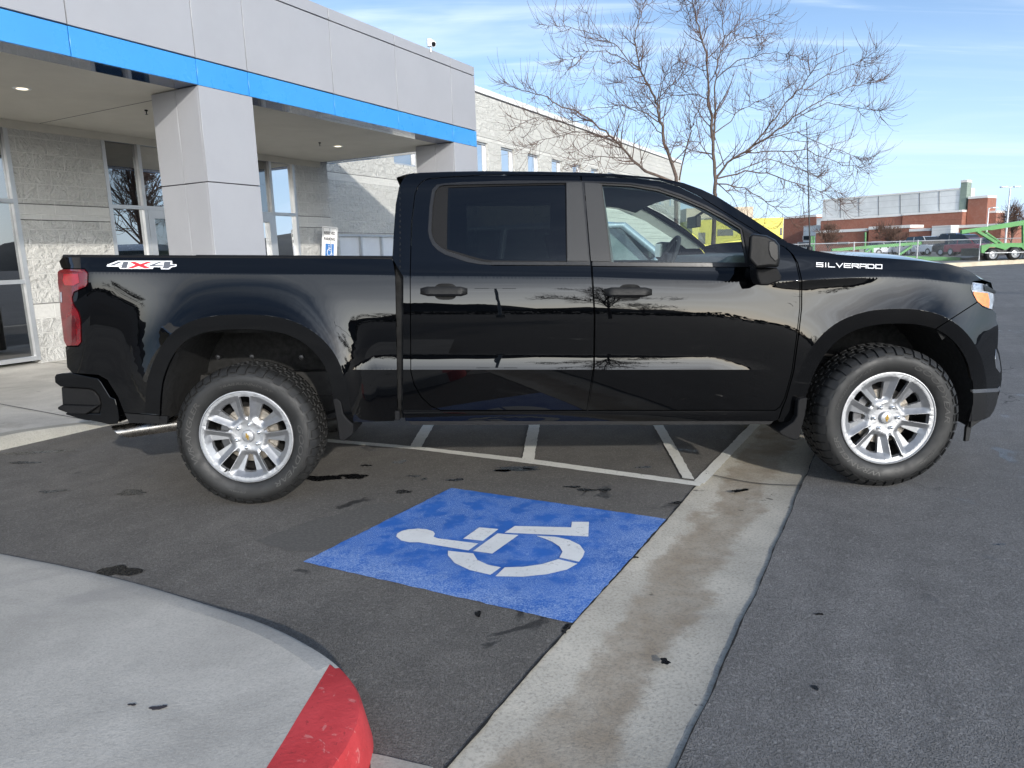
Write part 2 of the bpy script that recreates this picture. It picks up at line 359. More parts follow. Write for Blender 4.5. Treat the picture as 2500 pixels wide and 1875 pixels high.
def concrete(name, base, stain_col=(0.13, 0.10, 0.07), stain=0.5, pit=1.0):
    m, t, b, vec = newmat(name)
    c = mixc(t, ramp(t, noise(t, vec, 1.3, 6, 0.65, 0.4), 0.3, 0.7), tuple(x*0.8 for x in base), tuple(x*1.15 for x in base))
    c = mixc(t, ramp(t, noise(t, vec, 90, 4, 0.7), 0.4, 0.72, 0, 0.45), c, tuple(x*0.55 for x in base))
    c = mixc(t, ramp(t, noise(t, vec, 260, 2, 0.6), 0.55, 0.75, 0, 0.35), c, tuple(min(1, x*1.6) for x in base))
    c = mixc(t, ramp(t, noise(t, vec, 0.9, 6, 0.6, 1.2), 0.52, 0.66, 0, stain), c, stain_col)
    c = mixc(t, ramp(t, noise(t, vec, 5, 5, 0.55, 0.6), 0.69, 0.73, 0, 0.7*pit), c, (0.03, 0.028, 0.025))
    t.links.new(c, b.inputs['Base Color']); b.inputs['Roughness'].default_value = 0.88
    bump(t, b, mathn(t, 'ADD', noise(t, vec, 110, 4), mathn(t, 'MULTIPLY', noise(t, vec, 14, 4), 1.4)), 0.35, 0.004)
    return m
MT['asphalt'] = asphalt('parking_asphalt', (0.178, 0.165, 0.148), (0.39, 0.365, 0.33), False)
MT['asphalt2'] = asphalt('drive_asphalt', (0.205, 0.199, 0.193), (0.34, 0.33, 0.325), True, 0.5)
MT['walk'] = concrete('walk_concrete', (0.50, 0.475, 0.43), (0.2, 0.18, 0.15), 0.35, 0.5)
MT['kerb'] = concrete('kerb_concrete', (0.36, 0.345, 0.30), (0.25, 0.2, 0.13), 0.4, 1)
MT['island'] = concrete('island_concrete', (0.44, 0.415, 0.37), (0.22, 0.215, 0.205), 0.35, 0.12)
# gutter: grey edges with a brown silt stain along the flow line
m, t, b, vec = newmat('gutter_concrete')
dt = nn(t, 'ShaderNodeVectorMath', operation='DOT_PRODUCT'); t.links.new(vec, dt.inputs[0]); dt.inputs[1].default_value = N
du = nn(t, 'ShaderNodeVectorMath', operation='DOT_PRODUCT'); t.links.new(vec, du.inputs[0]); du.inputs[1].default_value = U
nC = mathn(t, 'ADD', dt.outputs['Value'], mathn(t, 'MULTIPLY', mathn(t, 'SUBTRACT', noise(t, vec, 1.7, 7, 0.66, 0.5), 0.5), 0.5))
sil = mathn(t, 'MULTIPLY', ramp(t, nC, 2.37, 2.44), ramp(t, nC, 2.63, 2.72, 1, 0))
g0 = (0.475, 0.44, 0.37)
c = mixc(t, ramp(t, noise(t, vec, 2, 5), 0.3, 0.7), tuple(x*0.82 for x in g0), tuple(x*1.12 for x in g0))
c = mixc(t, mathn(t, 'MULTIPLY', sil, ramp(t, noise(t, vec, 5, 5), 0.25, 0.75, 0.4, 1.0)), c, (0.265, 0.215, 0.155))
c = mixc(t, ramp(t, noise(t, vec, 85, 4, 0.7), 0.42, 0.75, 0, 0.5), c, (0.10, 0.095, 0.085))
c = mixc(t, ramp(t, noise(t, vec, 7, 5, 0.5, 1.0), 0.69, 0.72, 0, 0.7), c, (0.03, 0.026, 0.022))
t.links.new(c, b.inputs['Base Color']); b.inputs['Roughness'].default_value = 0.85
bump(t, b, mathn(t, 'ADD', noise(t, vec, 120, 4), noise(t, vec, 16, 4)), 0.35, 0.004)
MT['gutter'] = m
# paint on asphalt: worn through in flecks
def road_paint(name, col, wear=0.45, white=0.0):
    m, t, b, vec = newmat(name)
    c = mixc(t, ramp(t, noise(t, vec, 3, 5), 0.3, 0.7), tuple(x*0.93 for x in col), tuple(min(1, x*1.07) for x in col))
    if white:
        ve = nn(t, 'ShaderNodeTexVoronoi', feature='DISTANCE_TO_EDGE'); ve.inputs['Scale'].default_value = 30
        wr = nn(t, 'ShaderNodeVectorMath', operation='ADD'); nv = nn(t, 'ShaderNodeTexNoise'); nv.inputs['Scale'].default_value = 16
        t.links.new(vec, nv.inputs['Vector']); t.links.new(vec, wr.inputs[0]); t.links.new(nv.outputs['Color'], wr.inputs[1]); t.links.new(wr.outputs[0], ve.inputs['Vector'])
        ck = mathn(t, 'MULTIPLY', ramp(t, ve.outputs['Distance'], 0.0, 0.085, 1, 0), ramp(t, noise(t, vec, 7, 5), 0.40, 0.54))
        dtn = nn(t, 'ShaderNodeVectorMath', operation='DOT_PRODUCT'); t.links.new(vec, dtn.inputs[0]); dtn.inputs[1].default_value = U
        edge = ramp(t, dtn.outputs['Value'], -0.42, -0.16, 0.6, 0.0)
        dn = nn(t, 'ShaderNodeVectorMath', operation='DOT_PRODUCT'); t.links.new(vec, dn.inputs[0]); dn.inputs[1].default_value = N
        edge2 = ramp(t, dn.outputs['Value'], 1.95, 2.3, 0.0, 0.5)
        fl = mathn(t, 'MULTIPLY', ramp(t, noise(t, vec, 130, 3, 0.8), 0.45, 0.62), mathn(t, 'MAXIMUM', edge, edge2))
        c = mixc(t, mathn(t, 'MINIMUM', mathn(t, 'ADD', mathn(t, 'MULTIPLY', ck, 0.8), fl), 1.0), c, (0.40, 0.52, 0.72))
    c = mixc(t, mathn(t, 'MULTIPLY', ramp(t, noise(t, vec, 55, 5, 0.75), 0.56, 0.66, 0, wear), ramp(t, noise(t, vec, 4, 4), 0.35, 0.65, 0.2, 1)), c, (0.05, 0.05, 0.052))
    t.links.new(c, b.inputs['Base Color']); b.inputs['Roughness'].default_value = 0.7
    bump(t, b, noise(t, vec, 120, 3), 0.5, 0.003)
    return m
MT['blue_paint'] = road_paint('blue_road_paint', (0.020, 0.120, 0.44), 0.22, 1)
MT['white_paint'] = road_paint('white_road_paint', (0.70, 0.70, 0.68), 0.5)
MT['line_paint'] = road_paint('worn_line_paint', (0.68, 0.67, 0.62), 0.6)
m, t, b, vec = newmat('red_kerb_paint')
c = mixc(t, ramp(t, noise(t, vec, 4, 5), 0.3, 0.7), (0.44, 0.028, 0.032), (0.60, 0.055, 0.06))
c = mixc(t, ramp(t, noise(t, vec, 14, 6, 0.65, 1.2), 0.60, 0.66, 0, 0.6), c, (0.60, 0.22, 0.20))
c = mixc(t, ramp(t, noise(t, vec, 60, 4, 0.7, 0.5), 0.60, 0.68, 0, 0.55), c, (0.22, 0.02, 0.022))
c = mixc(t, ramp(t, noise(t, vec, 9, 6, 0.6, 0.8), 0.70, 0.735, 0, 0.9), c, (0.52, 0.48, 0.44))
c = mixc(t, ramp(t, noise(t, vec, 7, 5, 0.6, 0.4), 0.70, 0.73, 0, 0.8), c, (0.05, 0.04, 0.04))
t.links.new(c, b.inputs['Base Color']); b.inputs['Roughness'].default_value = 0.8
bump(t, b, mathn(t, 'ADD', noise(t, vec, 90, 4), noise(t, vec, 18, 4)), 0.4, 0.004); MT['red_paint'] = m

def struct(o): o['kind'] = 'structure'; return o
GN0, GN1 = 2.272, 2.845
# one asphalt sheet on the building side of the gutter, one on the drive side
def sheet(name, us, ns, zf, m):
    b_ = MB(); b_.grid([[un(u, n, zf(u, n)) for n in ns] for u in us]); return struct(b_.build(name, m, smooth=180))
b_ = MB(); b_.quad(un(-1500, -1500, -0.02), un(-1500, 1500, -0.02), un(1500, 1500, -0.02), un(1500, -1500, -0.02))
struct(b_.build('ground', MT['asphalt2']))
us = [-40+80*i/160 for i in range(161)]
rg = random.Random(3)
def jR(u): return 0.004*math.sin(u*1.7+1)+0.003*math.sin(u*7.3)+0.002*math.sin(u*17)
b_ = MB(); rows = []
for i in range(700):
    u = -22+i*0.1; j = 0.002*rg.uniform(-1, 1)+0.006*math.sin(u*2.1)
    rows.append([un(u, n, 0) for n in (-40, -20, -8, -2, 1, GN0+j)])
b_.grid(rows); struct(b_.build('parking_asphalt', MT['asphalt'], smooth=180))
b_ = MB(); rows = []
for i in range(900):
    u = -22+i*0.1; j = jR(u)
    rows.append([un(u, n, 0) for n in (GN1+j, 4, 8, 20, 45)])
b_.grid(rows); struct(b_.build('drive_asphalt', MT['asphalt2'], smooth=180))
b_ = MB(); rows = []
for i in range(240):
    u = -22+i*0.3
    rows.append([un(u, lerp(GN0-0.03, GN1+0.05, k/10), -0.003-0.016*math.sin(math.pi*k/10)) for k in range(11)])
b_.grid(rows); struct(b_.build('gutter', MT['gutter'], smooth=180))
# the open joints along both sides of the gutter and its cross cuts
jm = mat('joint_dirt', (0.012, 0.011, 0.010), 0.95, var=0.4, vscale=30)
b_ = MB(); rows = []; rows2 = []
for i in range(700):
    u = -10+i*0.05
    j = 0.002*rg.uniform(-1, 1)+0.006*math.sin(u*2.1); w = 0.002+0.004*rg.random()
    rows.append([un(u, GN0+j-w, 0.0035), un(u, GN0+j+w, 0.0035)])
    j = jR(u); w = 0.0012+0.003*rg.random()**2
    rows2.append([un(u, GN1+j-w, 0.0012), un(u, GN1+j+w, 0.0012)])
b_.grid(rows); b_.grid(rows2)
for u in (-6.1, 1.63, 4.7, 7.7):
    b_.grid([[un(u-0.006+0.012*math.sin(n*9), n, 0.0025-0.016*math.sin(math.pi*(n-GN0)/(GN1-GN0))+0.004), un(u+0.004+0.012*math.sin(n*9), n, 0.0025-0.016*math.sin(math.pi*(n-GN0)/(GN1-GN0))+0.004)] for n in [lerp(GN0, GN1, k/12) for k in range(13)]])
struct(b_.build('joint_crack', jm))

# painted markings
def zp(x, y, z, ox=600, oy=1000, s=0.5877): return onZ(ox+x*s, oy+y*s, z)
def decal(b_, pts, z, jit=0.0):
    ps = [zp(x, y, z) for x, y in pts]
    out = []
    for p, q in zip(ps, ps[1:]+ps[:1]):
        k = max(1, int((q-p).length/0.04))
        for i in range(k):
            w = p.lerp(q, i/k)
            if jit: w = w + Vector((rg.uniform(-jit, jit), rg.uniform(-jit, jit), 0))
            out.append(w)
    b_.add(out, [tuple(range(len(out)))])
b_ = MB()
for n_ in [1]:
    decal(b_, [(-200, 60), (345, 122), (700, 152), (1200, 207), (1700, 275), (1900, 302), (1885, 318), (1200, 226), (700, 164), (345, 135), (-200, 72)], 0.004, 0.003)
    decal(b_, [(795, -30), (838, -30), (728, 157), (682, 152)], 0.008, 0.003)
    decal(b_, [(1195, -30), (1238, -30), (1197, 210), (1147, 205)], 0.008, 0.003)
    decal(b_, [(1640, -30), (1680, -30), (1865, 290), (1815, 283)], 0.008, 0.003)
    decal(b_, [(2180, -25), (2205, -10), (1905, 308), (1862, 296)], 0.006, 0.003)
struct(b_.build('hatched_aisle_lines', MT['line_paint'], recalc=False))
b_ = MB(); sq = [un(-0.47, 0.876, 0.004), un(-0.44, 2.268, 0.004), un(0.775, 2.272, 0.004), un(0.741, 0.92, 0.004)]
out = []
for p, q in zip(sq, sq[1:]+sq[:1]):
    for i in range(40): out.append(p.lerp(q, i/40)+Vector((rg.uniform(-.003, .003), rg.uniform(-.003, .003), 0)))
b_.add(out, [tuple(range(len(out)))]); bs = b_.build('accessible_parking_square', MT['blue_paint'], recalc=False)
tag(bs, 'worn blue painted square with white wheelchair symbol on the asphalt', 'road marking')
b_ = MB()
decal(b_, [(625, 527), (630, 514), (648, 504), (676, 497), (715, 494), (752, 497), (778, 505), (786, 515), (780, 528), (800, 535), (966, 556), (925, 585), (720, 551), (680, 551), (645, 543)], 0.008)
decal(b_, [(903, 536), (970, 489), (1050, 496), (985, 545)], 0.008)
decal(b_, [(944, 587), (1046, 514), (1133, 521), (1024, 598)], 0.008)
decal(b_, [(1075, 511), (1118, 483), (1352, 489), (1355, 466), (1426, 466), (1423, 527), (1250, 519)], 0.008)
decal(b_, [(1207, 524), (1285, 528), (1345, 541), (1388, 562), (1408, 590), (1400, 612), (1384, 632), (1303, 614), (1316, 590), (1304, 569), (1272, 548), (1240, 535)], 0.008)
decal(b_, [(1378, 640), (1335, 664), (1250, 684), (1150, 694), (1037, 692), (1076, 655), (1150, 653), (1230, 642), (1298, 621)], 0.008)
decal(b_, [(1060, 655), (1016, 686), (930, 666), (868, 637), (840, 605), (840, 586), (945, 597), (962, 624), (1005, 644)], 0.008)
b_.build('wheelchair_symbol', MT['white_paint'], bs, recalc=False)
# dark seal-coat patch left of the square
m, t, b, vec = newmat('faded_seal_coat')
c = mixc(t, ramp(t, noise(t, vec, 60, 4, 0.7), 0.4, 0.7), (0.085, 0.08, 0.073), (0.125, 0.117, 0.106)); t.links.new(c, b.inputs['Base Color']); b.inputs['Roughness'].default_value = 0.85
b_ = MB(); decal(b_, [(40, 545), (250, 470), (560, 385), (700, 400), (470, 500), (300, 590), (170, 590)], 0.002, 0.01)
struct(b_.build('seal_coat_patch', m, recalc=False))
# wet oil drips on the asphalt: thin irregular films
om = mat('oil_film', (0.006, 0.006, 0.0065), 0.28, var=0.2, vscale=20)
b_ = MB()
def blot(b_, c, rx, ry, z=0.0022):
    k = 22; ph = [rg.uniform(0, 6.28) for _ in range(4)]
    ps = []
    for i in range(k):
        a = 2*math.pi*i/k; q = 1+0.22*math.sin(2*a+ph[0])+0.16*math.sin(3*a+ph[1])+0.10*math.sin(5*a+ph[2])+0.08*math.sin(7*a+ph[3])
        ps.append(c+Vector((rx*q*math.cos(a), ry*q*math.sin(a), 0)))
    b_.add([Vector((c.x, c.y, z))]+[Vector((p.x, p.y, z)) for p in ps], [(0, i+1, (i+1) % k+1) for i in range(k)])
for x, y, rx, ry in ((1120, 250, .12, .05), (1180, 243, .06, .03), (1070, 255, .05, .03), (870, 293, .05, .03), (655, 342, .06, .03), (640, 218, .05, .04), (500, 233, .035, .025), (450, 278, .10, .05), (300, 285, .16, .06), (700, 277, .05, .02), (740, 290, .03, .02), (1360, 322, .05, .02), (1415, 335, .06, .025), (1490, 335, .05, .02), (1655, 240, .05, .02), (1790, 388, .04, .02), (2050, 338, .05, .02), (2075, 332, .025, .012), (1335, 905, .016, .02), (1322, 925, .010, .012), (965, 850, .015, .02), (1742, 1048, .018, .018), (1620, 615, .012, .012), (1110, 240, .12, .012)):
    blot(b_, zp(x, y, 0), rx, ry)
for x, y, rx, ry in ((290, 1395, .10, .06), (90, 1105, .22, .04), (60, 1130, .12, .03), (160, 1100, .08, .02), (320, 1203, .10, .05), (2000, 1500, .014, .010), (1990, 1680, .012, .012), (2440, 1330, .03, .008), (130, 1200, .08, .03)):
    blot(b_, onZ(x, y, 0), rx, ry)
struct(b_.build('oil_stains', om, recalc=False))

# ------------------------------------------------------------------ kerbed islands and the walk in front of the building
# near island: outline of its top seen in the photo, dropped on z = 0.13
ZI = 0.13
top = [(-260, 1296), (0, 1350), (120, 1373), (226, 1396), (340, 1424), (452, 1458), (560, 1490), (622, 1509), (690, 1537), (735, 1560), (790, 1592), (830, 1622), (855, 1650), (872, 1676), (883, 1710), (882, 1745), (868, 1785), (845, 1830), (812, 1875), (740, 1990), (640, 2160)]
tp = [onZ(x, y, lerp(0.018, ZI, sst(420, 870, x) if y < 1700 else 1)) for x, y in top]
# smooth the outline
def chaikin(ps, k):
    for _ in range(k):
        q = [ps[0]]
        for a, b2 in zip(ps, ps[1:]): q += [a.lerp(b2, .25), a.lerp(b2, .75)]
        ps = q+[ps[-1]]
    return ps
tp = chaikin(tp, 2)
def offs(ps, d):
    out = []
    for i, p in enumerate(ps):
        tdir = (ps[min(i+1, len(ps)-1)]-ps[max(i-1, 0)]).normalized(); out.append(p+Vector((-tdir.y, tdir.x, 0))*d)
    return out
inner = offs(tp, -0.02)
# which way is outward: away from the island's middle
mid = onZ(200, 1800, ZI)
if (inner[20]-mid).length > (tp[20]-mid).length: sg = -1
else: sg = 1
def ring(d, k, dz, widen=0.0):
    out = []
    for i, p in enumerate(tp):
        w_ = d-(widen*sst(.60, .88, i/len(tp)) if widen else 0); q = offs(tp, sg*w_)[i]; out.append(Vector((q.x, q.y, p.z*k+dz)))
    return out
rings = [ring(-0.07, 1, -.0005, .14), ring(-0.02, 1, -.001), ring(-0.006, 1, -.005), ring(0.004, .86, -.004), ring(0.028, 0, -.01)]
isr = int(len(tp)*.62) if 0 else next(i for i, p in enumerate(tp) if (p-onZ(846, 1632, .122)).length < 0.04) if any((p-onZ(846, 1632, .122)).length < 0.04 for p in tp) else len(tp)//2
redl = [(805, 1622), (770, 1680), (730, 1745), (690, 1812), (650, 1875), (540, 2060)]
for i in range(isr, len(tp)):                     # the red coat runs straight up the kerb top
    q = (i-isr)/(len(tp)-1-isr)*(len(redl)-1); k = min(int(q), len(redl)-2); a, b3 = redl[k], redl[k+1]
    rings[0][i] = onZ(lerp(a[0], b3[0], q-k), lerp(a[1], b3[1], q-k), lerp(tp[isr-1].z, ZI, min(1, q/3))-.0005)
b_ = MB()
for j in range(4):
    for i in range(len(tp)-1):
        q = (rings[j][i], rings[j][i+1], rings[j+1][i+1], rings[j+1][i])
        b_.add(q, [(0, 1, 2, 3)], 1 if i >= isr else 0)
struct(b_.build('island_kerb', [MT['island'], MT['red_paint']], smooth=40, merge=0.0005))
b_ = MB(); poly = [Vector((p.x, p.y, p.z-.0002)) for p in rings[0]]
poly += [onZ(640, 2160, ZI)+Vector((-0.3, -3.5, 0)), Vector((-9, -8, ZI)), Vector((poly[0].x-5, poly[0].y-1.0, .03))]
cd_ = delaunay_2d_cdt([Vector((p.x, p.y)) for p in poly], [(i, (i+1) % len(poly)) for i in range(len(poly))], [], 1, 1e-5)
zl_ = {}
for k, og in enumerate(cd_[3]):
    if og: zl_[k] = poly[og[0]].z
sv = [Vector((p.x, p.y, zl_.get(k, .1))) for k, p in enumerate(cd_[0])]
b_.add(sv, [f if (sv[f[1]]-sv[f[0]]).cross(sv[f[2]]-sv[f[0]]).z > 0 else f[::-1] for f in map(tuple, cd_[2])])
isl = struct(b_.build('island_slab', MT['island'], smooth=180, recalc=False)); isl.data.normals_split_custom_set([(0, 0, 1)]*len(isl.data.loops))
from mathutils.bvhtree import BVHTree
bv = BVHTree.FromPolygons([v.co.copy() for v in isl.data.vertices], [tuple(p.vertices) for p in isl.data.polygons])
b_ = MB()
for px, py, w in ((323, 1722, .012), (385, 1730, .022), (398, 1726, .01)):
    lc = bv.ray_cast(CAMP, ray(px, py).normalized())[0] or onZ(px, py, .1); blot(b_, lc, w, w*0.5, lc.z+.003)
struct(b_.build('leaf_crumbs', mat('dead_leaf', (0.03, 0.025, 0.03), 0.9, var=0.3), recalc=False))
# concrete apron at the foot of the red kerb
b_ = MB(); ap = [(905, 1875), (903, 1838), (940, 1845), (1010, 1862), (1055, 1872), (1080, 1900), (900, 2000)]
b_.add([onZ(x, y, 0.004) for x, y in ap], [tuple(range(len(ap)))]); struct(b_.build('kerb_apron', MT['kerb'], recalc=False))
# walk by the building with its kerb; the kerb runs down to a ramp on the right
kn = onZ(100, 1076, 0).dot(N)
def kz(u): return lerp(0.105, 0.028, sst(0.1, 1.2, u))
b_ = MB(); rows = []
for i in range(90):
    u = -14+i*0.5 if i < 20 else -4+(i-20)*0.25
    z = kz(u); w = 0.01*rg.uniform(-1, 1)
    rows.append([un(u, -7.3, 0.15), un(u, -6, lerp(0.15, z, .4)), un(u, -4.6, lerp(0.15, z, .75)), un(u, kn-0.16, z), un(u, kn-0.03+w, z), un(u, kn-0.01+w, z-0.02), un(u, kn+0.015+w*.5, -0.01)])
b_.grid(rows); wk = b_.build('walk', MT['walk'], smooth=35); struct(wk)
wk.data.materials.append(MT['kerb'])
for i, p in enumerate(wk.data.polygons):
    if i % 6 >= 3: p.material_index = 1
b_ = MB()
for u in (-6.3, -4.5, -2.7, -0.9, 0.9, 2.7, 4.5):
    b_.grid([[un(u-.006, n, lerp(kz(u), 0.15, (kn-.16-n)/(kn-.16+7.3))+.004), un(u+.006, n, lerp(kz(u), 0.15, (kn-.16-n)/(kn-.16+7.3))+.004)] for n in (-7.07, -6, -4.6, kn-.17)])
b_.ubox(-14, 16, kn-.165, kn-.155, 0.0, 0.03)
struct(b_.build('walk_joints', jm, recalc=False))

# ------------------------------------------------------------------ the pickup truck
YC = 1.0                                          # its centre plane; near side is y ~ 0
truck = thing('pickup_truck', (1.87, YC, 0.0), 'glossy black crew cab pickup truck parked across the driveway in the foreground', 'pickup truck')
DR = 0.00232                                      # metres per photo pixel on the near side
def cum(tab):
    """(row, tilt) table, top row first -> inward offset per row, zero at row 800"""
    ys = {}; acc = 0.0
    for r_ in range(800, 340, -1): ys[r_] = acc; acc += math.tan(R(interp(tab, r_-0.5)))*DR
    acc = 0.0
    for r_ in range(800, 1140): ys[r_] = acc; acc -= math.tan(R(interp(tab, r_+0.5)))*DR
    return ys
GREEN = [(380, 70), (416, 66), (428, 44), (440, 24), (460, 20), (640, 19), (650, 21), (674.4, 24), (674.6, 0)]
T_DOOR = cum(GREEN[:-1]+[(674.6, 11), (684, 10), (710, 6.5), (735, 4.2), (756, 2.4), (800, 0.3), (862, -1.4), (905, -1.2), (960, -3), (1001, -5), (1003, 8), (1006, 4), (1010, -3), (1030, -12), (1040, -25)])
T_BED = cum(GREEN[:-1]+[(674.6, 9), (700, 9), (730, 8), (760, 5), (800, 1), (862, -1.4), (905, -1), (960, -3), (1030, -7)])
T_FEND2 = cum([(560, 46), (600, 36), (640, 26), (674.4, 22), (674.6, 5), (700, 6.5), (730, 8), (760, 7), (800, 1.5), (862, -2), (905, -2), (960, -3), (1030, -7)])
T_REAR = cum(GREEN[:-1]+[(674.6, 7), (690, 3), (720, 0.5), (760, -1), (830, -2.5), (900, -4), (1030, -9)])
T_FEND = cum([(560, 46), (600, 36), (640, 26), (674.4, 22), (674.6, -4), (688, -2), (700, 2.5), (716, 4.5), (730, 4.5), (760, 5), (800, 2), (862, -2), (905, -2), (960, -3), (1030, -7)])
CREASE = [(100, 662), (218, 663.5), (960, 671.6), (1002, 673.4), (1447, 676.5), (1646, 683), (1800, 687), (1900, 686.5), (1958, 685), (2030, 680), (2110, 676.5), (2172, 676), (2260, 681), (2372, 695), (2440, 706)]
ARCH_R = [(389, 1036), (391, 970), (398, 920), (421.5, 864.8), (454, 828), (507, 808), (580, 802.6), (661.6, 805.8), (718.5, 822), (763, 852.6), (791.8, 889), (806, 930), (815, 975), (828, 1036)]
ARCH_F = [(1948, 1040), (1962, 985), (1973, 950), (1990, 904), (2020, 853.7), (2062, 815.7), (2121, 794.6), (2171.8, 789.6), (2235, 790), (2290, 803), (2332, 832.6), (2361.6, 879), (2373, 929.6), (2374, 985), (2370, 1045)]
def smooth_poly(ps, k=2):
    for _ in range(k):
        q = [ps[0]]
        for a, b2 in zip(ps, ps[1:]):
            q += [(lerp(a[0], b2[0], .25), lerp(a[1], b2[1], .25)), (lerp(a[0], b2[0], .75), lerp(a[1], b2[1], .75))]
        ps = q+[ps[-1]]
    return ps
ARCH_R = smooth_poly(ARCH_R); ARCH_F = smooth_poly(ARCH_F)
def pdist(ps, x, y):
    best = 1e9
    for (x0, y0), (x1, y1) in zip(ps, ps[1:]):
        dx, dy = x1-x0, y1-y0; t = ((x-x0)*dx+(y-y0)*dy)/(dx*dx+dy*dy); t = min(1, max(0, t))
        best = min(best, (x-x0-t*dx)**2+(y-y0-t*dy)**2)
    return math.sqrt(best)
BAND = 36.0
def offset_poly(ps, d):
    out = []
    for i, p in enumerate(ps):
        a, b2 = ps[max(i-1, 0)], ps[min(i+1, len(ps)-1)]; tx, ty = b2[0]-a[0], b2[1]-a[1]; l = math.hypot(tx, ty)
        out.append((p[0]+ty/l*d, p[1]-tx/l*d))
    return out
FLARE_R = offset_poly(ARCH_R, BAND); FLARE_F = offset_poly(ARCH_F, BAND)
def flare(ps, x, y, A, Rr):
    if not (ps[0][0]-170 < x < ps[-1][0]+170 and y > 660): return 0
    d = pdist(ps, x, y)
    if d <= BAND: return A-0.013*(1-d/BAND)
    u = (d-BAND)/Rr
    return A*(1-u)**3 if u < 1 else 0
STRIP_TOP = [(855, 899), (880, 884), (913, 868), (965, 863), (1004, 863), (1446, 864), (1754, 869), (1849, 883), (1905, 902)]
def ledge(x, y):
    if x < 858 or x > 1903: return 0
    L = 0.0138*min(1, (x-858)/60)*min(1, (1903-x)/170)
    t, bt = interp(STRIP_TOP, x), 902.5
    if y <= t: return 0
    if y < bt:
        u = (y-t)/max(1e-6, bt-t); return L*(0.5*u+0.5*u*u)*min(1, (bt-t)/38+0.15)
    return L*min(1, (bt-t)/38+0.15)*max(0, 1-(y-bt)/100)
def YF(x, y):
    """inward offset of the near body side at a photo point"""
    cr = interp(CREASE, x); sh = cr-674.5
    w = 1-sst(60, 190, abs(y-cr)) if y > cr else 1-sst(18, 70, cr-y)
    row = min(1139, max(341, y-sh*w)); i = int(row); fr = row-i
    def tv(T): return T.get(i, 0)*(1-fr)+T.get(min(i+1, 1139), 0)*fr
    a = tv(T_DOOR)
    if x < 975: a = tv(T_BED)
    if x < 470:
        a = lerp(tv(T_REAR), a, sst(215, 470, x))
    if x > 1700: a = lerp(tv(T_DOOR), lerp(tv(T_FEND), tv(T_FEND2), sst(2060, 2210, x)), sst(1720, 1990, x))
    a -= flare(ARCH_R, x, y, 0.046, 118) if x < 1100 else 0
    a -= flare(ARCH_F, x, y, lerp(0.013, 0.038, sst(2185, 2310, x)), 118) if x > 1700 else 0
    a -= ledge(x, y)
    if x > 2180: a += 0.20*((x-2180)/250)**3.2
    if x < 230: a += 0.05*((230-x)/80)**2
    # the cab narrows towards the cowl
    return a
def BP(x, y, off=0.0): return onY(x, y, YF(x, y)+off)
def BPn(x, y):
    e = 0.6; a = BP(x+e, y)-BP(x-e, y); b2 = BP(x, y+e)-BP(x, y-e); n = a.cross(b2)
    n.normalize(); return n if n.y < 0 else -n
def inside(poly, x, y):
    r_ = False; j = len(poly)-1
    for i in range(len(poly)):
        xi, yi = poly[i]; xj, yj = poly[j]
        if (yi > y) != (yj > y) and x < (xj-xi)*(y-yi)/(yj-yi)+xi: r_ = not r_
        j = i
    return r_
def dens(ps, step, closed=True):
    out = []
    for p, q in zip(ps, (ps[1:]+ps[:1]) if closed else ps[1:]):
        k = max(1, int(math.ceil(math.hypot(q[0]-p[0], q[1]-p[1])/step)))
        out += [(lerp(p[0], q[0], i/k), lerp(p[1], q[1], i/k)) for i in range(k)]
    if not closed: out.append(ps[-1])
    return out
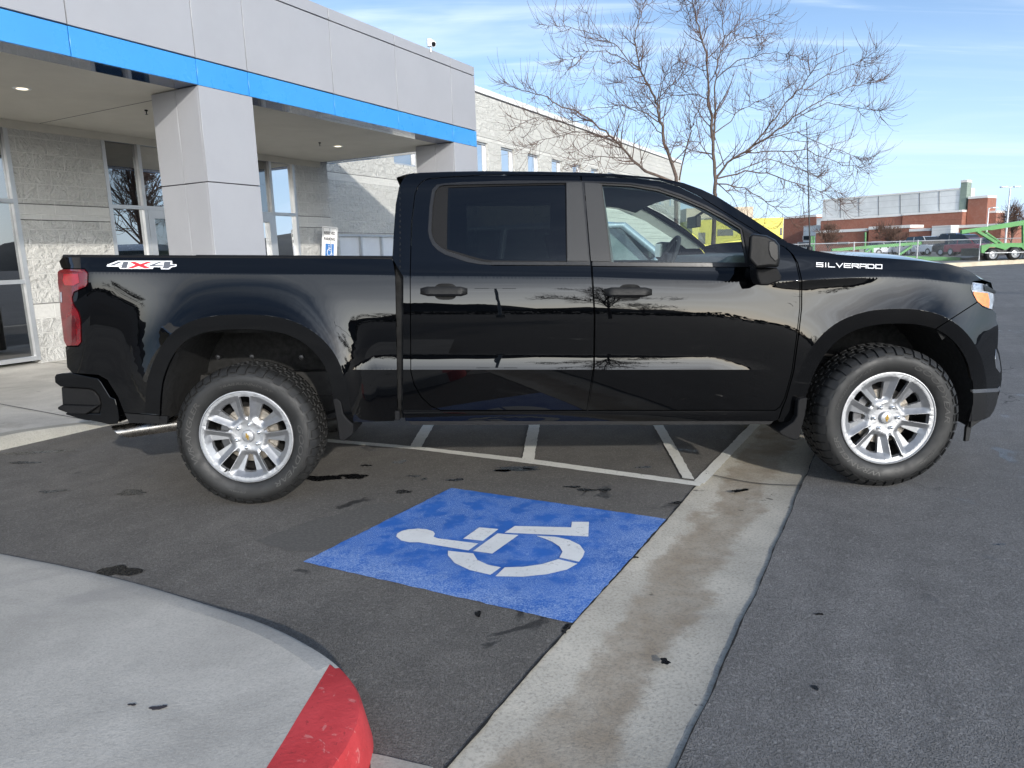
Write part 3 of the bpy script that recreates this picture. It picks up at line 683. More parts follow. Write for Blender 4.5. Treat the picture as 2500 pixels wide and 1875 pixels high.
def panel(name, outline, m, parent, holes=(), feats=(), step=9, off=0.0, flange=0.022, near=True, far=True, label=None):
    """a body panel: photo outline filled with a fine mesh laid on the body surface, edges turned inwards"""
    loops = [dens(outline, step*0.8)]+[dens(h, step*0.8) for h in holes]
    vs = []; es = []
    for L in loops:
        o = len(vs); vs += L; es += [(o+i, o+(i+1) % len(L)) for i in range(len(L))]
    for ft in feats:
        ft = dens(ft, step*0.8, False); prev = None
        for p in ft:
            if inside(outline, *p) and not any(inside(h, *p) for h in holes):
                vs.append(p); k = len(vs)-1
                if prev is not None: es.append((prev, k))
                prev = k
            else: prev = None
    xs = [p[0] for p in outline]; ys = [p[1] for p in outline]
    y = min(ys)+step/2; r_ = 0
    while y < max(ys):
        x = min(xs)+step*(0.5+0.5*(r_ % 2))
        while x < max(xs):
            if inside(outline, x, y) and not any(inside(h, x, y) for h in holes): vs.append((x, y))
            x += step
        y += step*0.87; r_ += 1
    res = delaunay_2d_cdt([Vector(p) for p in vs], es, [], 0, 0.02)
    rv, rf = res[0], res[2]
    keep = []
    for f in rf:
        cx_ = sum(rv[i].x for i in f)/len(f); cy_ = sum(rv[i].y for i in f)/len(f)
        if inside(outline, cx_, cy_) and not any(inside(h, cx_, cy_) for h in holes): keep.append(tuple(f))
    used = sorted({i for f in keep for i in f}); mp = {i: k for k, i in enumerate(used)}
    keep = [tuple(mp[i] for i in f) for f in keep]; P2 = [(rv[i].x, rv[i].y) for i in used]
    P3 = [BP(x, y, off) for x, y in P2]
    # orient towards -y
    fs = []
    for f in keep:
        a, b2, c2 = (P3[i] for i in f[:3])
        fs.append(f if (b2-a).cross(c2-a).y < 0 else f[::-1])
    nface = len(fs)
    ecount = {}
    for f in fs:
        for i in range(len(f)): ecount.setdefault(frozenset((f[i], f[(i+1) % len(f)])), []).append((f[i], f[(i+1) % len(f)]))
    bnd = [v[0] for v in ecount.values() if len(v) == 1]
    allv = list(P3); back = {}
    if flange:
        for a, b2 in bnd:
            for i in (a, b2):
                if i not in back: back[i] = len(allv); allv.append(P3[i]+Vector((0, flange, 0)))
        fl = [(b2, a, back[a], back[b2]) for a, b2 in bnd]
    else: fl = []
    objs = []
    for side in (0, 1):
        if side == 0 and not near or side == 1 and not far: continue
        sv = [v if side == 0 else Vector((v.x, 2*YC-v.y, v.z)) for v in allv]
        sf = [f if side == 0 else f[::-1] for f in fs+fl]
        me = bpy.data.meshes.new(name); me.from_pydata([tuple(v) for v in sv], [], sf); me.materials.append(m)
        for p in me.polygons: p.use_smooth = True
        me.update()
        cn = [None]*len(me.loops)
        for pi, p in enumerate(me.polygons):
            if pi < nface:
                f = sf[pi]; cx_ = sum(P2[i][0] for i in f)/len(f); cy_ = sum(P2[i][1] for i in f)/len(f)
                for li in p.loop_indices:
                    x, y = P2[me.loops[li].vertex_index]
                    n_ = BPn(lerp(x, cx_, .28), lerp(y, cy_, .28))
                    cn[li] = n_ if side == 0 else Vector((n_.x, -n_.y, n_.z))
            else:
                for li in p.loop_indices: cn[li] = p.normal.copy()
        me.normals_split_custom_set([tuple(c_) for c_ in cn])
        ob = bpy.data.objects.new(name, me); COL.objects.link(ob); par(ob, parent)
        if label: ob['label'] = label
        objs.append(ob)
    return objs

TAIL_IN = [(153, 655), (207, 655.5), (216, 667), (215.5, 693), (211, 701.5), (182, 715), (177, 727), (180, 742), (193, 762), (198, 780), (199.5, 836), (192, 846.5), (160, 846.5)]
FEATS = [[(x, interp(CREASE, x)) for x in range(120, 2440, 8)], [(x, interp(STRIP_TOP, x)) for x in range(860, 1904, 8)], [(x, 902.5) for x in range(860, 1904, 8)], FLARE_R, FLARE_F, [(x, 1003) for x in range(980, 1900, 20)], [(x, 1006) for x in range(980, 1900, 20)]]
bed_out = [(152.7, 628), (955, 631.5), (958.7, 636), (964.7, 671.6), (970.5, 1003), (963, 1027.6), (868, 1031), (838, 1033)] + [p for p in ARCH_R[::-1] if p[1] < 1030] + [(389, 1012), (303.5, 1007), (288, 968), (262, 927), (240, 915), (176, 910), (164, 897), (160, 848)] + TAIL_IN[::-1] + [(149.7, 653), (144.6, 638)]
panel('bed_side', bed_out, MT['paint'], truck, feats=FEATS)
panel('rear_valance', [(304, 1009), (409, 1017), (407.5, 1035.5), (315.5, 1032.5)], MT['satin'], truck, off=0.006)
# cab side with both door openings left clear
ROOF = [(1000, 424), (1028, 421.5), (1100, 419), (1184, 417.5), (1327, 419), (1420, 421), (1507, 425), (1612, 434.6), (1669, 446.5), (1712, 462), (1754.5, 482), (1825.7, 527), (1880, 563), (1921, 590)]
RD = [(1443.6-2, 644), (1449.5, 770), (1448, 896.5), (1432, 1000.5), (1075, 1000.5), (1052, 990), (1029, 968), (1012, 938), (1004, 906), (1002.5, 674), (1006, 544), (1014, 476), (1021, 456), (1031, 444), (1046, 438), (1100, 433), (1185, 428.5), (1300, 428.5), (1415, 430)]
FD = [(1420, 430), (1500, 433), (1560, 436), (1612, 442), (1660, 457), (1707, 480), (1802, 539), (1870, 580), (1914, 604), (1930, 618), (1942, 640), (1952, 685), (1951.5, 752), (1944, 820), (1932, 908), (1915, 970), (1904, 992), (1893, 1000.5), (1437, 1000.5), (1452.5, 896.5), (1454, 770), (1446.5, 644)]
cab_out = [(985, 676), (958, 631), (961, 570), (966, 500), (974, 458), (985, 436)] + ROOF + [(1923, 597), (1917, 608), (1934, 622), (1946, 642), (1956, 685), (1955.5, 752), (1948, 820), (1936, 908), (1918, 973), (1908, 997), (1900, 1024), (1890, 1028), (1400, 1028), (990, 1028), (984, 1003)]
def grow(ps, d):
    cx_ = sum(p[0] for p in ps)/len(ps); cy_ = sum(p[1] for p in ps)/len(ps); out = []
    for i, p in enumerate(ps):
        a, b2 = ps[i-1], ps[(i+1) % len(ps)]; tx, ty = b2[0]-a[0], b2[1]-a[1]; l = math.hypot(tx, ty); nx, ny = ty/l, -tx/l
        if nx*(p[0]-cx_)+ny*(p[1]-cy_) < 0: nx, ny = -nx, -ny
        out.append((p[0]+nx*d, p[1]+ny*d))
    return out
WIN_R = [(1425, 441.5), (1244, 440.5), (1120, 445), (1085, 447.5), (1066, 451), (1055, 463), (1049, 500), (1045, 562), (1048, 580), (1056, 598), (1070, 612), (1088, 622), (1142, 640), (1172, 645), (1203, 647), (1310, 648), (1441, 648.5)]
WIN_F = [(1422, 441.5), (1470, 443), (1540, 446), (1608, 456), (1662, 474), (1722, 500), (1770, 525), (1815, 553), (1838, 567), (1843, 600), (1846, 652), (1600, 651), (1448, 649)]
panel('cab_side', cab_out, MT['paint'], truck, holes=[grow(RD, 2.2), grow(FD, 2.2)], feats=FEATS, step=8)
rdoor = panel('rear_door', RD, MT['paint'], truck, holes=[grow(WIN_R, -0.5)], feats=FEATS)
WIN_Fd = [p for p in WIN_F]
fdoor = panel('front_door', FD, MT['paint'], truck, holes=[grow(WIN_Fd, -0.5)], feats=FEATS)
# window trim, glass, pillar covers
GL_R = [(1380, 451), (1240, 453.5), (1094, 458), (1092, 520), (1091, 608), (1120, 616.5), (1153, 626.5), (1180, 633), (1203, 636), (1300, 637.2), (1382, 637.5)]
GL_F = [(1470, 451.5), (1540, 455), (1608, 467), (1665, 486.5), (1721, 511), (1766, 535), (1807, 560), (1813, 595), (1820.7, 641), (1650, 640.5), (1493, 640)]
TRQ = [(1382, 446), (1100, 451), (1082, 452), (1072, 455), (1062, 468), (1056, 505), (1053, 562), (1056, 578), (1063, 592), (1076, 604), (1091, 613), (1120, 622), (1150, 632), (1178, 639), (1204, 641.8), (1384, 643)]
for s_, rd in enumerate(rdoor):
    kw = dict(near=s_ == 0, far=s_ == 1)
    panel('window_trim', WIN_R, MT['satin'], rd, holes=[TRQ], step=14, off=-0.003, flange=0.03, **kw)
    panel('quarter_trim', TRQ, MT['trim'], rd, holes=[GL_R], step=14, off=0.010, flange=0.012, **kw)
    panel('pillar_cover', [(1383, 445.5), (1420, 444.5), (1437.5, 637), (1385.5, 637)], MT['applique'], rd, step=14, off=-0.008, flange=0.012, **kw)
    panel('window_glass', grow(GL_R, 1), MT['glass_tint'], rd, step=16, off=0.014, flange=0, **kw)
    panel('belt_moulding', [(1200, 639.5), (1440, 640), (1441, 647.5), (1200, 646.5)], MT['satin'], rd, step=14, off=-0.008, flange=0.02, **kw)
for s_, fd in enumerate(fdoor):
    kw = dict(near=s_ == 0, far=s_ == 1)
    gf2 = [(1462, 446), (1540, 450), (1608, 461), (1663, 480), (1721, 505), (1768, 530), (1812, 557), (1820, 595), (1828, 643), (1650, 643), (1489, 643)]
    panel('window_trim', WIN_F, MT['satin'], fd, holes=[gf2], step=14, off=-0.002, flange=0.03, **kw)
    panel('run_channel', grow(gf2, -0.1), MT['rubber'], fd, holes=[GL_F], step=14, off=0.006, flange=0.012, **kw)
    panel('pillar_cover', [(1427, 446), (1466, 448), (1489.5, 638), (1443, 637)], MT['applique'], fd, step=14, off=-0.008, flange=0.012, **kw)
    panel('window_glass', grow(GL_F, 1), MT['glass_front'], fd, step=16, off=0.014, flange=0, **kw)
    panel('belt_moulding', [(1446, 641.5), (1822, 642.5), (1846, 644), (1846, 652), (1446, 649)], MT['satin'], fd, step=14, off=-0.008, flange=0.02, **kw)
    panel('mirror_sail', [(1814, 560), (1840, 574), (1846, 646), (1828, 643)], MT['trim'], fd, step=14, off=-0.004, flange=0.012, **kw)
# fender and bumper corner
HOODE = [(1923, 592), (1940, 597), (1973, 609.5), (2043, 621), (2110, 626.5), (2171, 630.5), (2250, 637), (2317, 645), (2345, 652.5), (2368, 662.5), (2381, 671), (2394, 681)]
fend = HOODE + [(2374, 687.5), (2371, 697), (2370, 708), (2375, 721), (2385, 736.5), (2284, 802)] + [p for p in ARCH_F[::-1] if p[0] < 2284 and p[1] < 1000] + [(1953, 1010), (1946, 1030), (1903, 1030), (1902, 1024), (1911, 998), (1921, 973), (1939, 908), (1951, 820), (1958.5, 752), (1959, 685), (1949, 642), (1937, 621), (1921, 606)]
panel('front_fender', fend, MT['paint'], truck, feats=FEATS)
SIL = [(2424, 757), (2432, 766), (2432, 780), (2436, 792), (2437.5, 804), (2437, 825), (2435.5, 850), (2440, 862), (2443, 880), (2446, 900), (2446, 926), (2443, 945)]
bump_out = [(2387, 738.5), (2398.5, 749.5), (2412, 755)] + SIL + [(2439.6, 950), (2376, 954.5), (2374.5, 929)] + [p for p in ARCH_F[::-1] if 2286 < p[0] and p[1] < 925] + [(2286, 803.5)]
panel('bumper_corner', bump_out, MT['paint'], truck, feats=FEATS, step=8)
panel('lower_bumper', [(2376, 958), (2438, 953.5), (2436, 972), (2433, 986), (2427, 1002), (2417, 1017), (2400, 1023.5), (2370, 1029), (2365, 1029), (2376, 985)], MT['satin'], truck, off=0.008)
panel('bumper_moulding', [(2374, 951.5), (2436, 948), (2441, 942), (2442, 952), (2438, 956.5), (2376, 960)], MT['chrome'], truck, off=-0.006, step=8)
panel('air_dam', [(2366, 1030), (2398, 1025), (2372, 1043), (2366, 1076), (2357, 1078), (2360, 1045)], MT['rubber'], truck, off=0.03)
# headlamp: lens, amber block, dark bezel
hl = panel('headlight', [(2375, 689), (2402, 693.5), (2416, 705), (2427, 716), (2427.5, 735), (2424, 755), (2412, 752.5), (2398.5, 746.6), (2385.5, 735.5), (2376.5, 719.6), (2372, 707), (2372.5, 696)], MT['clear'], truck, step=6, off=0.004)
for s_, h in enumerate(hl):
    kw = dict(near=s_ == 0, far=s_ == 1)
    panel('amber_lamp', [(2377, 712), (2412, 716), (2416, 733), (2415, 752), (2399, 746), (2386, 735), (2378, 720)], MT['amber'], h, step=6, off=-0.001, flange=.006, **kw)
    panel('bezel', [(2402, 694), (2418, 702), (2431, 711), (2431, 716.5), (2420, 712), (2404.5, 709)], MT['satin'], h, step=6, off=-0.012, flange=.02, **kw)
    panel('lamp_cell', [(2376, 692.5), (2400, 696), (2402, 706), (2376, 708.5)], mat('lamp_reflector', (.30, .34, .42), .15, .6, var=.3, vscale=60), h, step=6, off=-0.001, flange=.004, **kw)

# ---- surfaces that cross the truck: swept from one side's edge to the other
def sweep_across(edge, crown, bow, k=24, power=2.4, inset=0.0, crownf=None):
    """edge: near-side points; rises by crown and bows forward by bow towards the middle"""
    rows = []
    for q, p in enumerate(edge):
        w = YC-(p.y+inset); row = []
        cr_ = crown[q] if isinstance(crown, list) else crown
        bo_ = bow[q] if isinstance(bow, list) else bow
        for i in range(k+1):
            s = -math.cos(math.pi*i/k); e = 1-abs(s)**power
            row.append(Vector((p.x+bo_*e, YC+s*w, p.z+cr_*e)))
        rows.append(row)
    return rows
def dpts(ps, step=10, off=0.0): return [BP(x, y, off) for x, y in dens(ps, step, False)]
he = dpts(HOODE, 9, 0.002)
crn = [lerp(0.012, 0.055, sst(1.0, 4.6, p.x)) for p in he]
b_ = MB(); b_.grid(sweep_across(he, [lerp(0.02, 0.05, sst(3.2, 3.9, p.x))-.085*max(0, (p.x-3.9)/(he[-1].x-3.9))**1.5 for p in he], [lerp(0.0, 0.27, max(0, (p.x-3.9)/(he[-1].x-3.9))**2.2) for p in he], 40, 3.2))
b_.build('hood', MT['paint'], truck, smooth=60)
rf = dpts(ROOF[1:-7]+[(1612, 434.6)], 10, 0.0)
b_ = MB(); b_.grid(sweep_across(dpts([(985, 436)]+ROOF[:8], 10), 0.035, 0.0, 30, 2.2)); b_.build('roof', MT['paint'], truck, smooth=60)
ws = dpts(ROOF[7:-1]+[(1919, 588.5)], 9, 0.0)
b_ = MB(); b_.grid(sweep_across(ws, [0.03]*len(ws), [lerp(0.03, 0.16, i/(len(ws)-1)) for i in range(len(ws))], 24, 2.2, 0.055))
wsh = b_.build('windshield', MT['glass_clear'], truck, smooth=60)
# cowl
c0 = BP(1919, 588.5); c1 = BP(1945, 600)
b_ = MB(); b_.grid(sweep_across([c0+Vector((0, .05, -.012)), c1+Vector((0.10, .05, -0.025))], 0.0, 0.16, 24, 2.2)); b_.build('cowl_panel', MT['satin'], truck, smooth=60)
# rear wall of the cab with its window
rw = [(985, 436), (974, 458), (966, 500), (961, 570), (958, 631), (985, 676), (984, 800), (984, 1003)]
b_ = MB(); e2 = [BP(x, y, 0.02)+Vector((0.012, 0, 0)) for x, y in rw]; 
rows = sweep_across(e2, 0.0, -0.02, 24, 2.5)
hole = set()
for i in range(1, 4):
    for j in range(6, 18): hole.add((i, j))
n_ = len(rows[0])
b_.add([p for r_ in rows for p in r_], [(i*n_+j, i*n_+j+1, (i+1)*n_+j+1, (i+1)*n_+j) for i in range(len(rows)-1) for j in range(n_-1) if (i, j) not in hole])
b_.build('cab_rear_wall', MT['paint'], truck, smooth=40)
b_ = MB(); b_.grid([[rows[i][j]+Vector((0.008, 0, 0)) for j in range(6, 19)] for i in range(1, 5)]); b_.build('rear_window', MT['glass_tint'], truck, smooth=60)
sp = [BP(985, 437), BP(1012, 424.5)]
b_ = MB(); q0, q1, q2 = BP(968.5, 433, .0), BP(1010, 422.5, 0.0), BP(973, 457, 0.0)
b_.grid(sweep_across([q2+Vector((0.01, 0, 0)), q0+Vector((0, .0, -.012)), q0, lerp(q0, q1, .5)+Vector((0, 0, .004)), q1], 0.03, -0.02, 24, 2.4)); b_.build('roof_spoiler', MT['satin'], truck, smooth=30)
# front fascia between the two bumper corners
fe = [BP(x, y) for x, y in SIL]
b_ = MB(); b_.grid(sweep_across(fe, 0.0, [0.20]*len(fe), 30, 2.0)); b_.build('front_bumper', MT['paint'], truck, smooth=50)
fl_ = [BP(x, y, .008) for x, y in [(2442, 952), (2436, 972), (2433, 986), (2427, 1002), (2417, 1017), (2400, 1026)]]
b_ = MB(); b_.grid(sweep_across(fl_, 0.0, 0.20, 30, 2.0)); b_.build('bumper_valance', MT['satin'], truck, smooth=50)
ge = [BP(x, y) for x, y in [(2396, 682), (2420, 690), (2427, 716), (2427, 735), (2424, 757)]]
b_ = MB(); b_.grid(sweep_across(ge, [-.037, -.015, 0.0, 0.0, 0.0], [0.27, .25, .22, .21, .21], 30, 2.2, 0.0)); b_.build('grille_surround', MT['satin'], truck, smooth=50)
gx = ge[2].x
b_ = MB()
for k in range(5):
    z = lerp(ge[1].z-0.03, ge[4].z-0.12, k/4); b_.tube([(gx+0.06+0.17*(1-abs(s)**2.2), YC+s*0.62, z) for s in [i/8 for i in range(-8, 9)]], 0.016, 6)
b_.build('grille_bars', MT['chrome'], truck, smooth=60)
b_ = MB(); zc = ge[2].z-0.06
b_.prism([(gx+0.245, YC+y, zc+z) for y, z in ((-.16, -.02), (-.14, .02), (-.055, .02), (-.05, .05), (.065, .05), (.06, .02), (.16, .02), (.14, -.02), (.055, -.02), (.05, -.05), (-.065, -.05), (-.06, -.02))], (0.02, 0, 0)); b_.build('grille_emblem', MT['gold'], truck)
for s in (-1, 1):                                # chrome blade at each bumper corner
    b_ = MB(); ps = [BP(2431, 852, -.004), BP(2436.5, 866, -.004), BP(2440.5, 884, -.004), BP(2443, 905, -.004), BP(2441, 911, -.004), BP(2431, 898, -.004), BP(2429, 880, -.004)]
    ps = [p if s < 0 else Vector((p.x, 2*YC-p.y, p.z)) for p in ps]
    b_.prism(ps, Vector((0.012, 0.014*-s, 0))); b_.build('bumper_blade', MT['chrome'], truck, bevel=0.003)
# ---- cargo bed: rail cap, inner walls, floor, headboard, tailgate
yr = YF(500, 640)
e_ = [BP(153, 624.5), BP(955, 629.5)]
p0, p1 = BP(152.7, 626, 0), BP(957, 630.5, 0)
b_ = MB(); b2_ = MB()
for s in (0, 1):
    f_ = (lambda v: v) if s == 0 else (lambda v: Vector((v.x, 2*YC-v.y, v.z)))
    up = Vector((0, 0, 1)); b_ = MB()
    sec = [Vector((0, -0.002, -0.010)), Vector((0, -0.002, 0.002)), Vector((0, 0.008, 0.010)), Vector((0, 0.085, 0.010)), Vector((0, 0.095, -0.02))]
    b_.grid([[f_(p+q) for q in sec] for p in (p0, p0.lerp(p1, .5), p1)]); b_.add([f_(p0+q) for q in sec], [tuple(range(5))]); b_.add([f_(p1+q) for q in sec], [tuple(range(5))])
    b_.build('bed_rail_cap', MT['trim'], truck, smooth=40)
b_ = MB(); yi = p0.y+0.085; zb0 = p0.z-0.44; zb1 = p1.z-0.44
for y in (yi, 2*YC-yi): b_.quad((p0.x+.05, y, p0.z), (p1.x-.03, y, p1.z), (p1.x-.03, y, zb1), (p0.x+.05, y, zb0))
b_.quad((p0.x+.05, yi, zb0), (p1.x-.03, yi, zb1), (p1.x-.03, 2*YC-yi, zb1), (p0.x+.05, 2*YC-yi, zb0))
b_.quad((p1.x-.03, yi, p1.z-.01), (p1.x-.03, 2*YC-yi, p1.z-.01), (p1.x-.03, 2*YC-yi, zb1), (p1.x-.03, yi, zb1))
b_.quad((p1.x-.004, yi-.06, p1.z-.01), (p1.x-.004, 2*YC-yi+.06, p1.z-.01), (p1.x+0.01, 2*YC-yi+.06, zb1-.25), (p1.x+0.01, yi-.06, zb1-.25))
b_.build('bed_liner', MT['liner'], truck)
te = [BP(x, y, 0.012) for x, y in [(152.7, 627), (146, 640), (150, 655), (147, 700), (153, 770), (160, 846), (164, 897), (175, 909)]]
te = [Vector((p.x+0.006, p.y, p.z)) for p in te]
b_ = MB(); b_.grid(sweep_across(te, 0.0, -0.05, 26, 2.4)); ti = [[Vector((v.x+0.07, v.y, v.z)) for v in r_] for r_ in sweep_across(te[:1]+te[-1:], 0, -0.0, 26, 2.4)]
b_.grid(ti); b_.grid([sweep_across(te[:1], 0, -.05, 26, 2.4)[0], ti[0]])
tg = b_.build('tailgate', MT['paint'], truck, smooth=40)
b_ = MB(); b_.box((te[3].x-0.052, YC, te[3].z), (0.02, 0.24, 0.06)); b_.build('tailgate_handle', MT['satin'], tg, bevel=.006)
# tail lights
TAIL = [(155, 657.5), (205.5, 658), (213.2, 668), (212.6, 692.5), (208.5, 699.5), (179.5, 712.5), (174.6, 727), (177.6, 743), (190.4, 763), (195.6, 781), (197, 835), (190.4, 843.2), (162, 844), (156, 832), (151, 790), (147.5, 762), (146.4, 739), (145, 713), (141.3, 692), (140.8, 664), (147, 659)]
tl = panel('tail_light', TAIL, MT['red_lens'], truck, step=6, off=-0.006, flange=0.09)
for s_, h in enumerate(tl):
    kw = dict(near=s_ == 0, far=s_ == 1)
    panel('lamp_window', [(155, 669), (190, 668), (193, 690), (180, 697), (158, 697), (153, 685)], mat('bright_red_lens', (.27, .004, .009), .12, coat=1, var=.15, vscale=30), h, step=8, off=-0.009, flange=.004, **kw)
    panel('lamp_window', [(165, 772), (181, 771), (184, 785), (185, 832), (172, 836), (164, 826), (160, 795)], MT['red_dark'], h, step=8, off=-0.009, flange=.004, **kw)
    panel('reverse_lamp', [(146, 713), (150.5, 713), (151.5, 738), (147.5, 738)], MT['clear'], h, step=6, off=-0.009, flange=.004, **kw)
# rear bumper with its corner step
b_ = MB()
BMP = [(133, 920), (137, 914), (150, 911.5), (176, 911), (205, 917), (238.6, 924), (246, 932), (268.8, 969), (281, 974), (287, 996), (291, 1022), (287, 1034), (268, 1037), (244, 1031), (190, 1021), (160, 1012), (160, 1009), (244, 1010), (248, 985), (243, 967), (232, 954), (220, 948.5), (147, 944), (134, 934)]
bp_ = [onY(x, y, 0.03) for x, y in BMP]
b_.prism(bp_, (0, 2*(YC-0.03), 0)); rbm = b_.build('rear_bumper', MT['paint'], truck, bevel=0.012, bseg=3)
b_ = MB(); b_.prism([onY(x, y, 0.055) for x, y in ((149, 945), (219, 950), (231, 956), (241, 969), (245.5, 985), (241.5, 1009), (161, 1008), (152, 990))], (0, 2*(YC-0.055), 0)); b_.build('step_recess', MT['trim'], rbm, bevel=.006)
b_ = MB(); b_.prism([onY(x, y, 0.018) for x, y in ((141, 1000), (139.5, 995), (150, 989), (224, 992), (240, 990), (223, 1003), (208, 1012), (170, 1011))], (0, 0.42, 0)); b_.build('corner_step', MT['trim'], rbm, bevel=.008); b_ = MB(); b_.prism([onY(x, y, 2*YC-0.44) for x, y in ((141, 1000), (139.5, 995), (150, 989), (224, 992), (223, 1003), (208, 1012), (170, 1011))], (0, 0.42, 0)); sp_ = b_.build('corner_step', MT['trim'], rbm, bevel=.008)
b_ = MB()
for k in range(10):
    p = onY(156+k*7, 989.2+k*0.2, 0.05); b_.tube([p, p+Vector((0.03, 0.16, 0.012))], 0.006, 6)
b_.build('step_tread', MT['satin'], sp_, smooth=60)
# mud flaps, rocker edge, fuel door lines, exhaust
for s in (0, 1):
    f_ = (lambda v: v) if s == 0 else (lambda v: Vector((v.x, 2*YC-v.y, v.z)))
    for pts, y0 in (([(812, 974), (822, 973), (832, 981), (838, 1011), (848, 1024), (862, 1036), (862, 1060), (841, 1077), (828, 1075), (822, 1030)], 0.0), ([(1972, 971), (1953, 973), (1948, 979), (1946, 1015), (1938, 1030), (1902, 1054), (1908, 1062), (1937, 1074), (1951, 1073), (1966, 1014)], 0.0)):
        b_ = MB(); ps = [f_(onY(x, y, -0.035)) for x, y in pts]; b_.prism(ps, Vector((0, 0.26 if s == 0 else -0.26, 0))); b_.build('mud_flap', MT['trim'], truck, bevel=0.006)
    b_ = MB(); ps = [f_(onY(x, y, 0.03)) for x, y in ((992, 1024), (1893, 1024), (1880, 1036), (1004, 1037.5))]; b_.prism(ps, Vector((0, .3 if s == 0 else -.3, 0))); b_.build('rocker_underside', MT['satin'], truck)
    b_ = MB(); ps = [f_(onY(x, y, 0.0)) for x, y in ((963.5, 1003.5), (975, 1003.5), (976, 1026), (963.5, 1027))]; b_.prism(ps, Vector((0, .05 if s == 0 else -.05, 0))); b_.build('sill_cap', MT['trim'], truck, bevel=.004)
x0 = onY(300, 1052, 0.16)
b_ = MB(); t0, t1 = onY(298, 1053, 0.18), onY(470, 1028, 0.24)
dirx = (t1-t0).normalized(); up = Vector((0, 0, 1))
seg = []
for k in range(20):
    a = 2*math.pi*k/20; seg.append((math.cos(a)*0.052, math.sin(a)*0.046))
out_ = [t0+Vector((0, y, z))+dirx*(0.05*(-z/0.046)) for y, z in seg]
o2 = [t1+Vector((0, y, z)) for y, z in seg]; in_ = [t0+Vector((0, y*.9, z*.9))+dirx*(0.05*(-z/0.046)) for y, z in seg]; i2 = [p+dirx*0.25 for p in in_]
b_.grid([out_+out_[:1], o2+o2[:1]]); b_.grid([in_+in_[:1], out_+out_[:1]]); b_.grid([i2+i2[:1], in_+in_[:1]]); b_.add(i2, [tuple(range(20))], 1)
b_.build('exhaust_tip', [MT['steel'], MT['void']], truck, smooth=50, recalc=False)
# underbody: frame rails, axles, wheel-house liners, floor pan
b_ = MB()
zf = 0.56
b_.box((1.85, YC, 0.60), (4.9, 0.96, 0.22))
for y in (0.55, 1.45): b_.box((1.85, y, 0.47), (5.2, 0.09, 0.16))
b_.tube([(0, 0.25, .415), (0, 1.75, .415)], 0.05, 12); b_.lathe([(0.02, -.13), (.12, -.10), (.15, 0), (.12, .10), (.02, .13)], (0, YC, .415), 'x', 20)
b_.tube([(3.745, 0.25, .40), (3.745, 1.75, .40)], 0.04, 12); b_.tube([(0.1, YC, .42), (2.6, YC, .47)], 0.045, 12)
for x in (0, ):
    for y in (.42, 1.58): b_.tube([(-.72, y, .60), (-.3, y, .44), (0, y, .36), (.35, y, .43), (.75, y, .52)], 0.03, 6)
b_.box((2.6, .42, .42), (.5, .3, .14))
b_.build('chassis', MT['under'], truck)
b_ = MB()
for arch in (ARCH_R, ARCH_F):
    for s in (0, 1):
        rows = []
        for x, y in arch:
            p = onY(x, y, YF(x, y)+0.004); q = onY(x, y, YF(x, y))
            a = Vector((p.x, p.y, p.z)); b3 = Vector((p.x, 0.62, p.z+0.01)); mid_ = Vector((p.x, 0.2, p.z+0.012))
            rr = [a, mid_, b3]
            if s: rr = [Vector((v.x, 2*YC-v.y, v.z)) for v in rr]
            rows.append(rr)
        b_ = MB(); b_.grid(rows)
        cl = [r_[2] for r_ in rows]; b_.add(cl, [tuple(range(len(cl)))]); b_.build('wheel_house_liner', MT['liner'], truck, smooth=60)
for x, y in ((533, 866), (616, 865), (737, 866)):
    p = onY(x, y+6, 0.25); b_ = MB(); b_.lathe([(0, -.012), (.014, -.010), (.018, 0)], p, 'y', 12); b_.build('liner_clip', MT['satin'], truck)
# dark shell just inside the body so that panel gaps read black
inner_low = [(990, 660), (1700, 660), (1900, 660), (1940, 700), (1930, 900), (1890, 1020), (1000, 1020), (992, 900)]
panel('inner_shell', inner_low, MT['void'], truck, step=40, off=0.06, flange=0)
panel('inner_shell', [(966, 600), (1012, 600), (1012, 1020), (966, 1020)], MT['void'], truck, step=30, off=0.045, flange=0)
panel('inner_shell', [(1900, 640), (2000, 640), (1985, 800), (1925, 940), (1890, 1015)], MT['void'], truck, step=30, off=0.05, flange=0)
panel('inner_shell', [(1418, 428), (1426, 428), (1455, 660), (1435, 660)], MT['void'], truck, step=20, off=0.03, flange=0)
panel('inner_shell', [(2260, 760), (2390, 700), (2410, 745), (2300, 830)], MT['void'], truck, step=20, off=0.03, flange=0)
fw = [BP(1930, 625, .05), BP(1950, 690, .05), BP(1945, 820, .05), BP(1925, 940, .05)]
b_ = MB(); b_.grid([[Vector((p.x, p.y+.002, p.z)), Vector((p.x, 2*YC-p.y-.002, p.z))] for p in fw]); b_.build('firewall', MT['void'], truck)

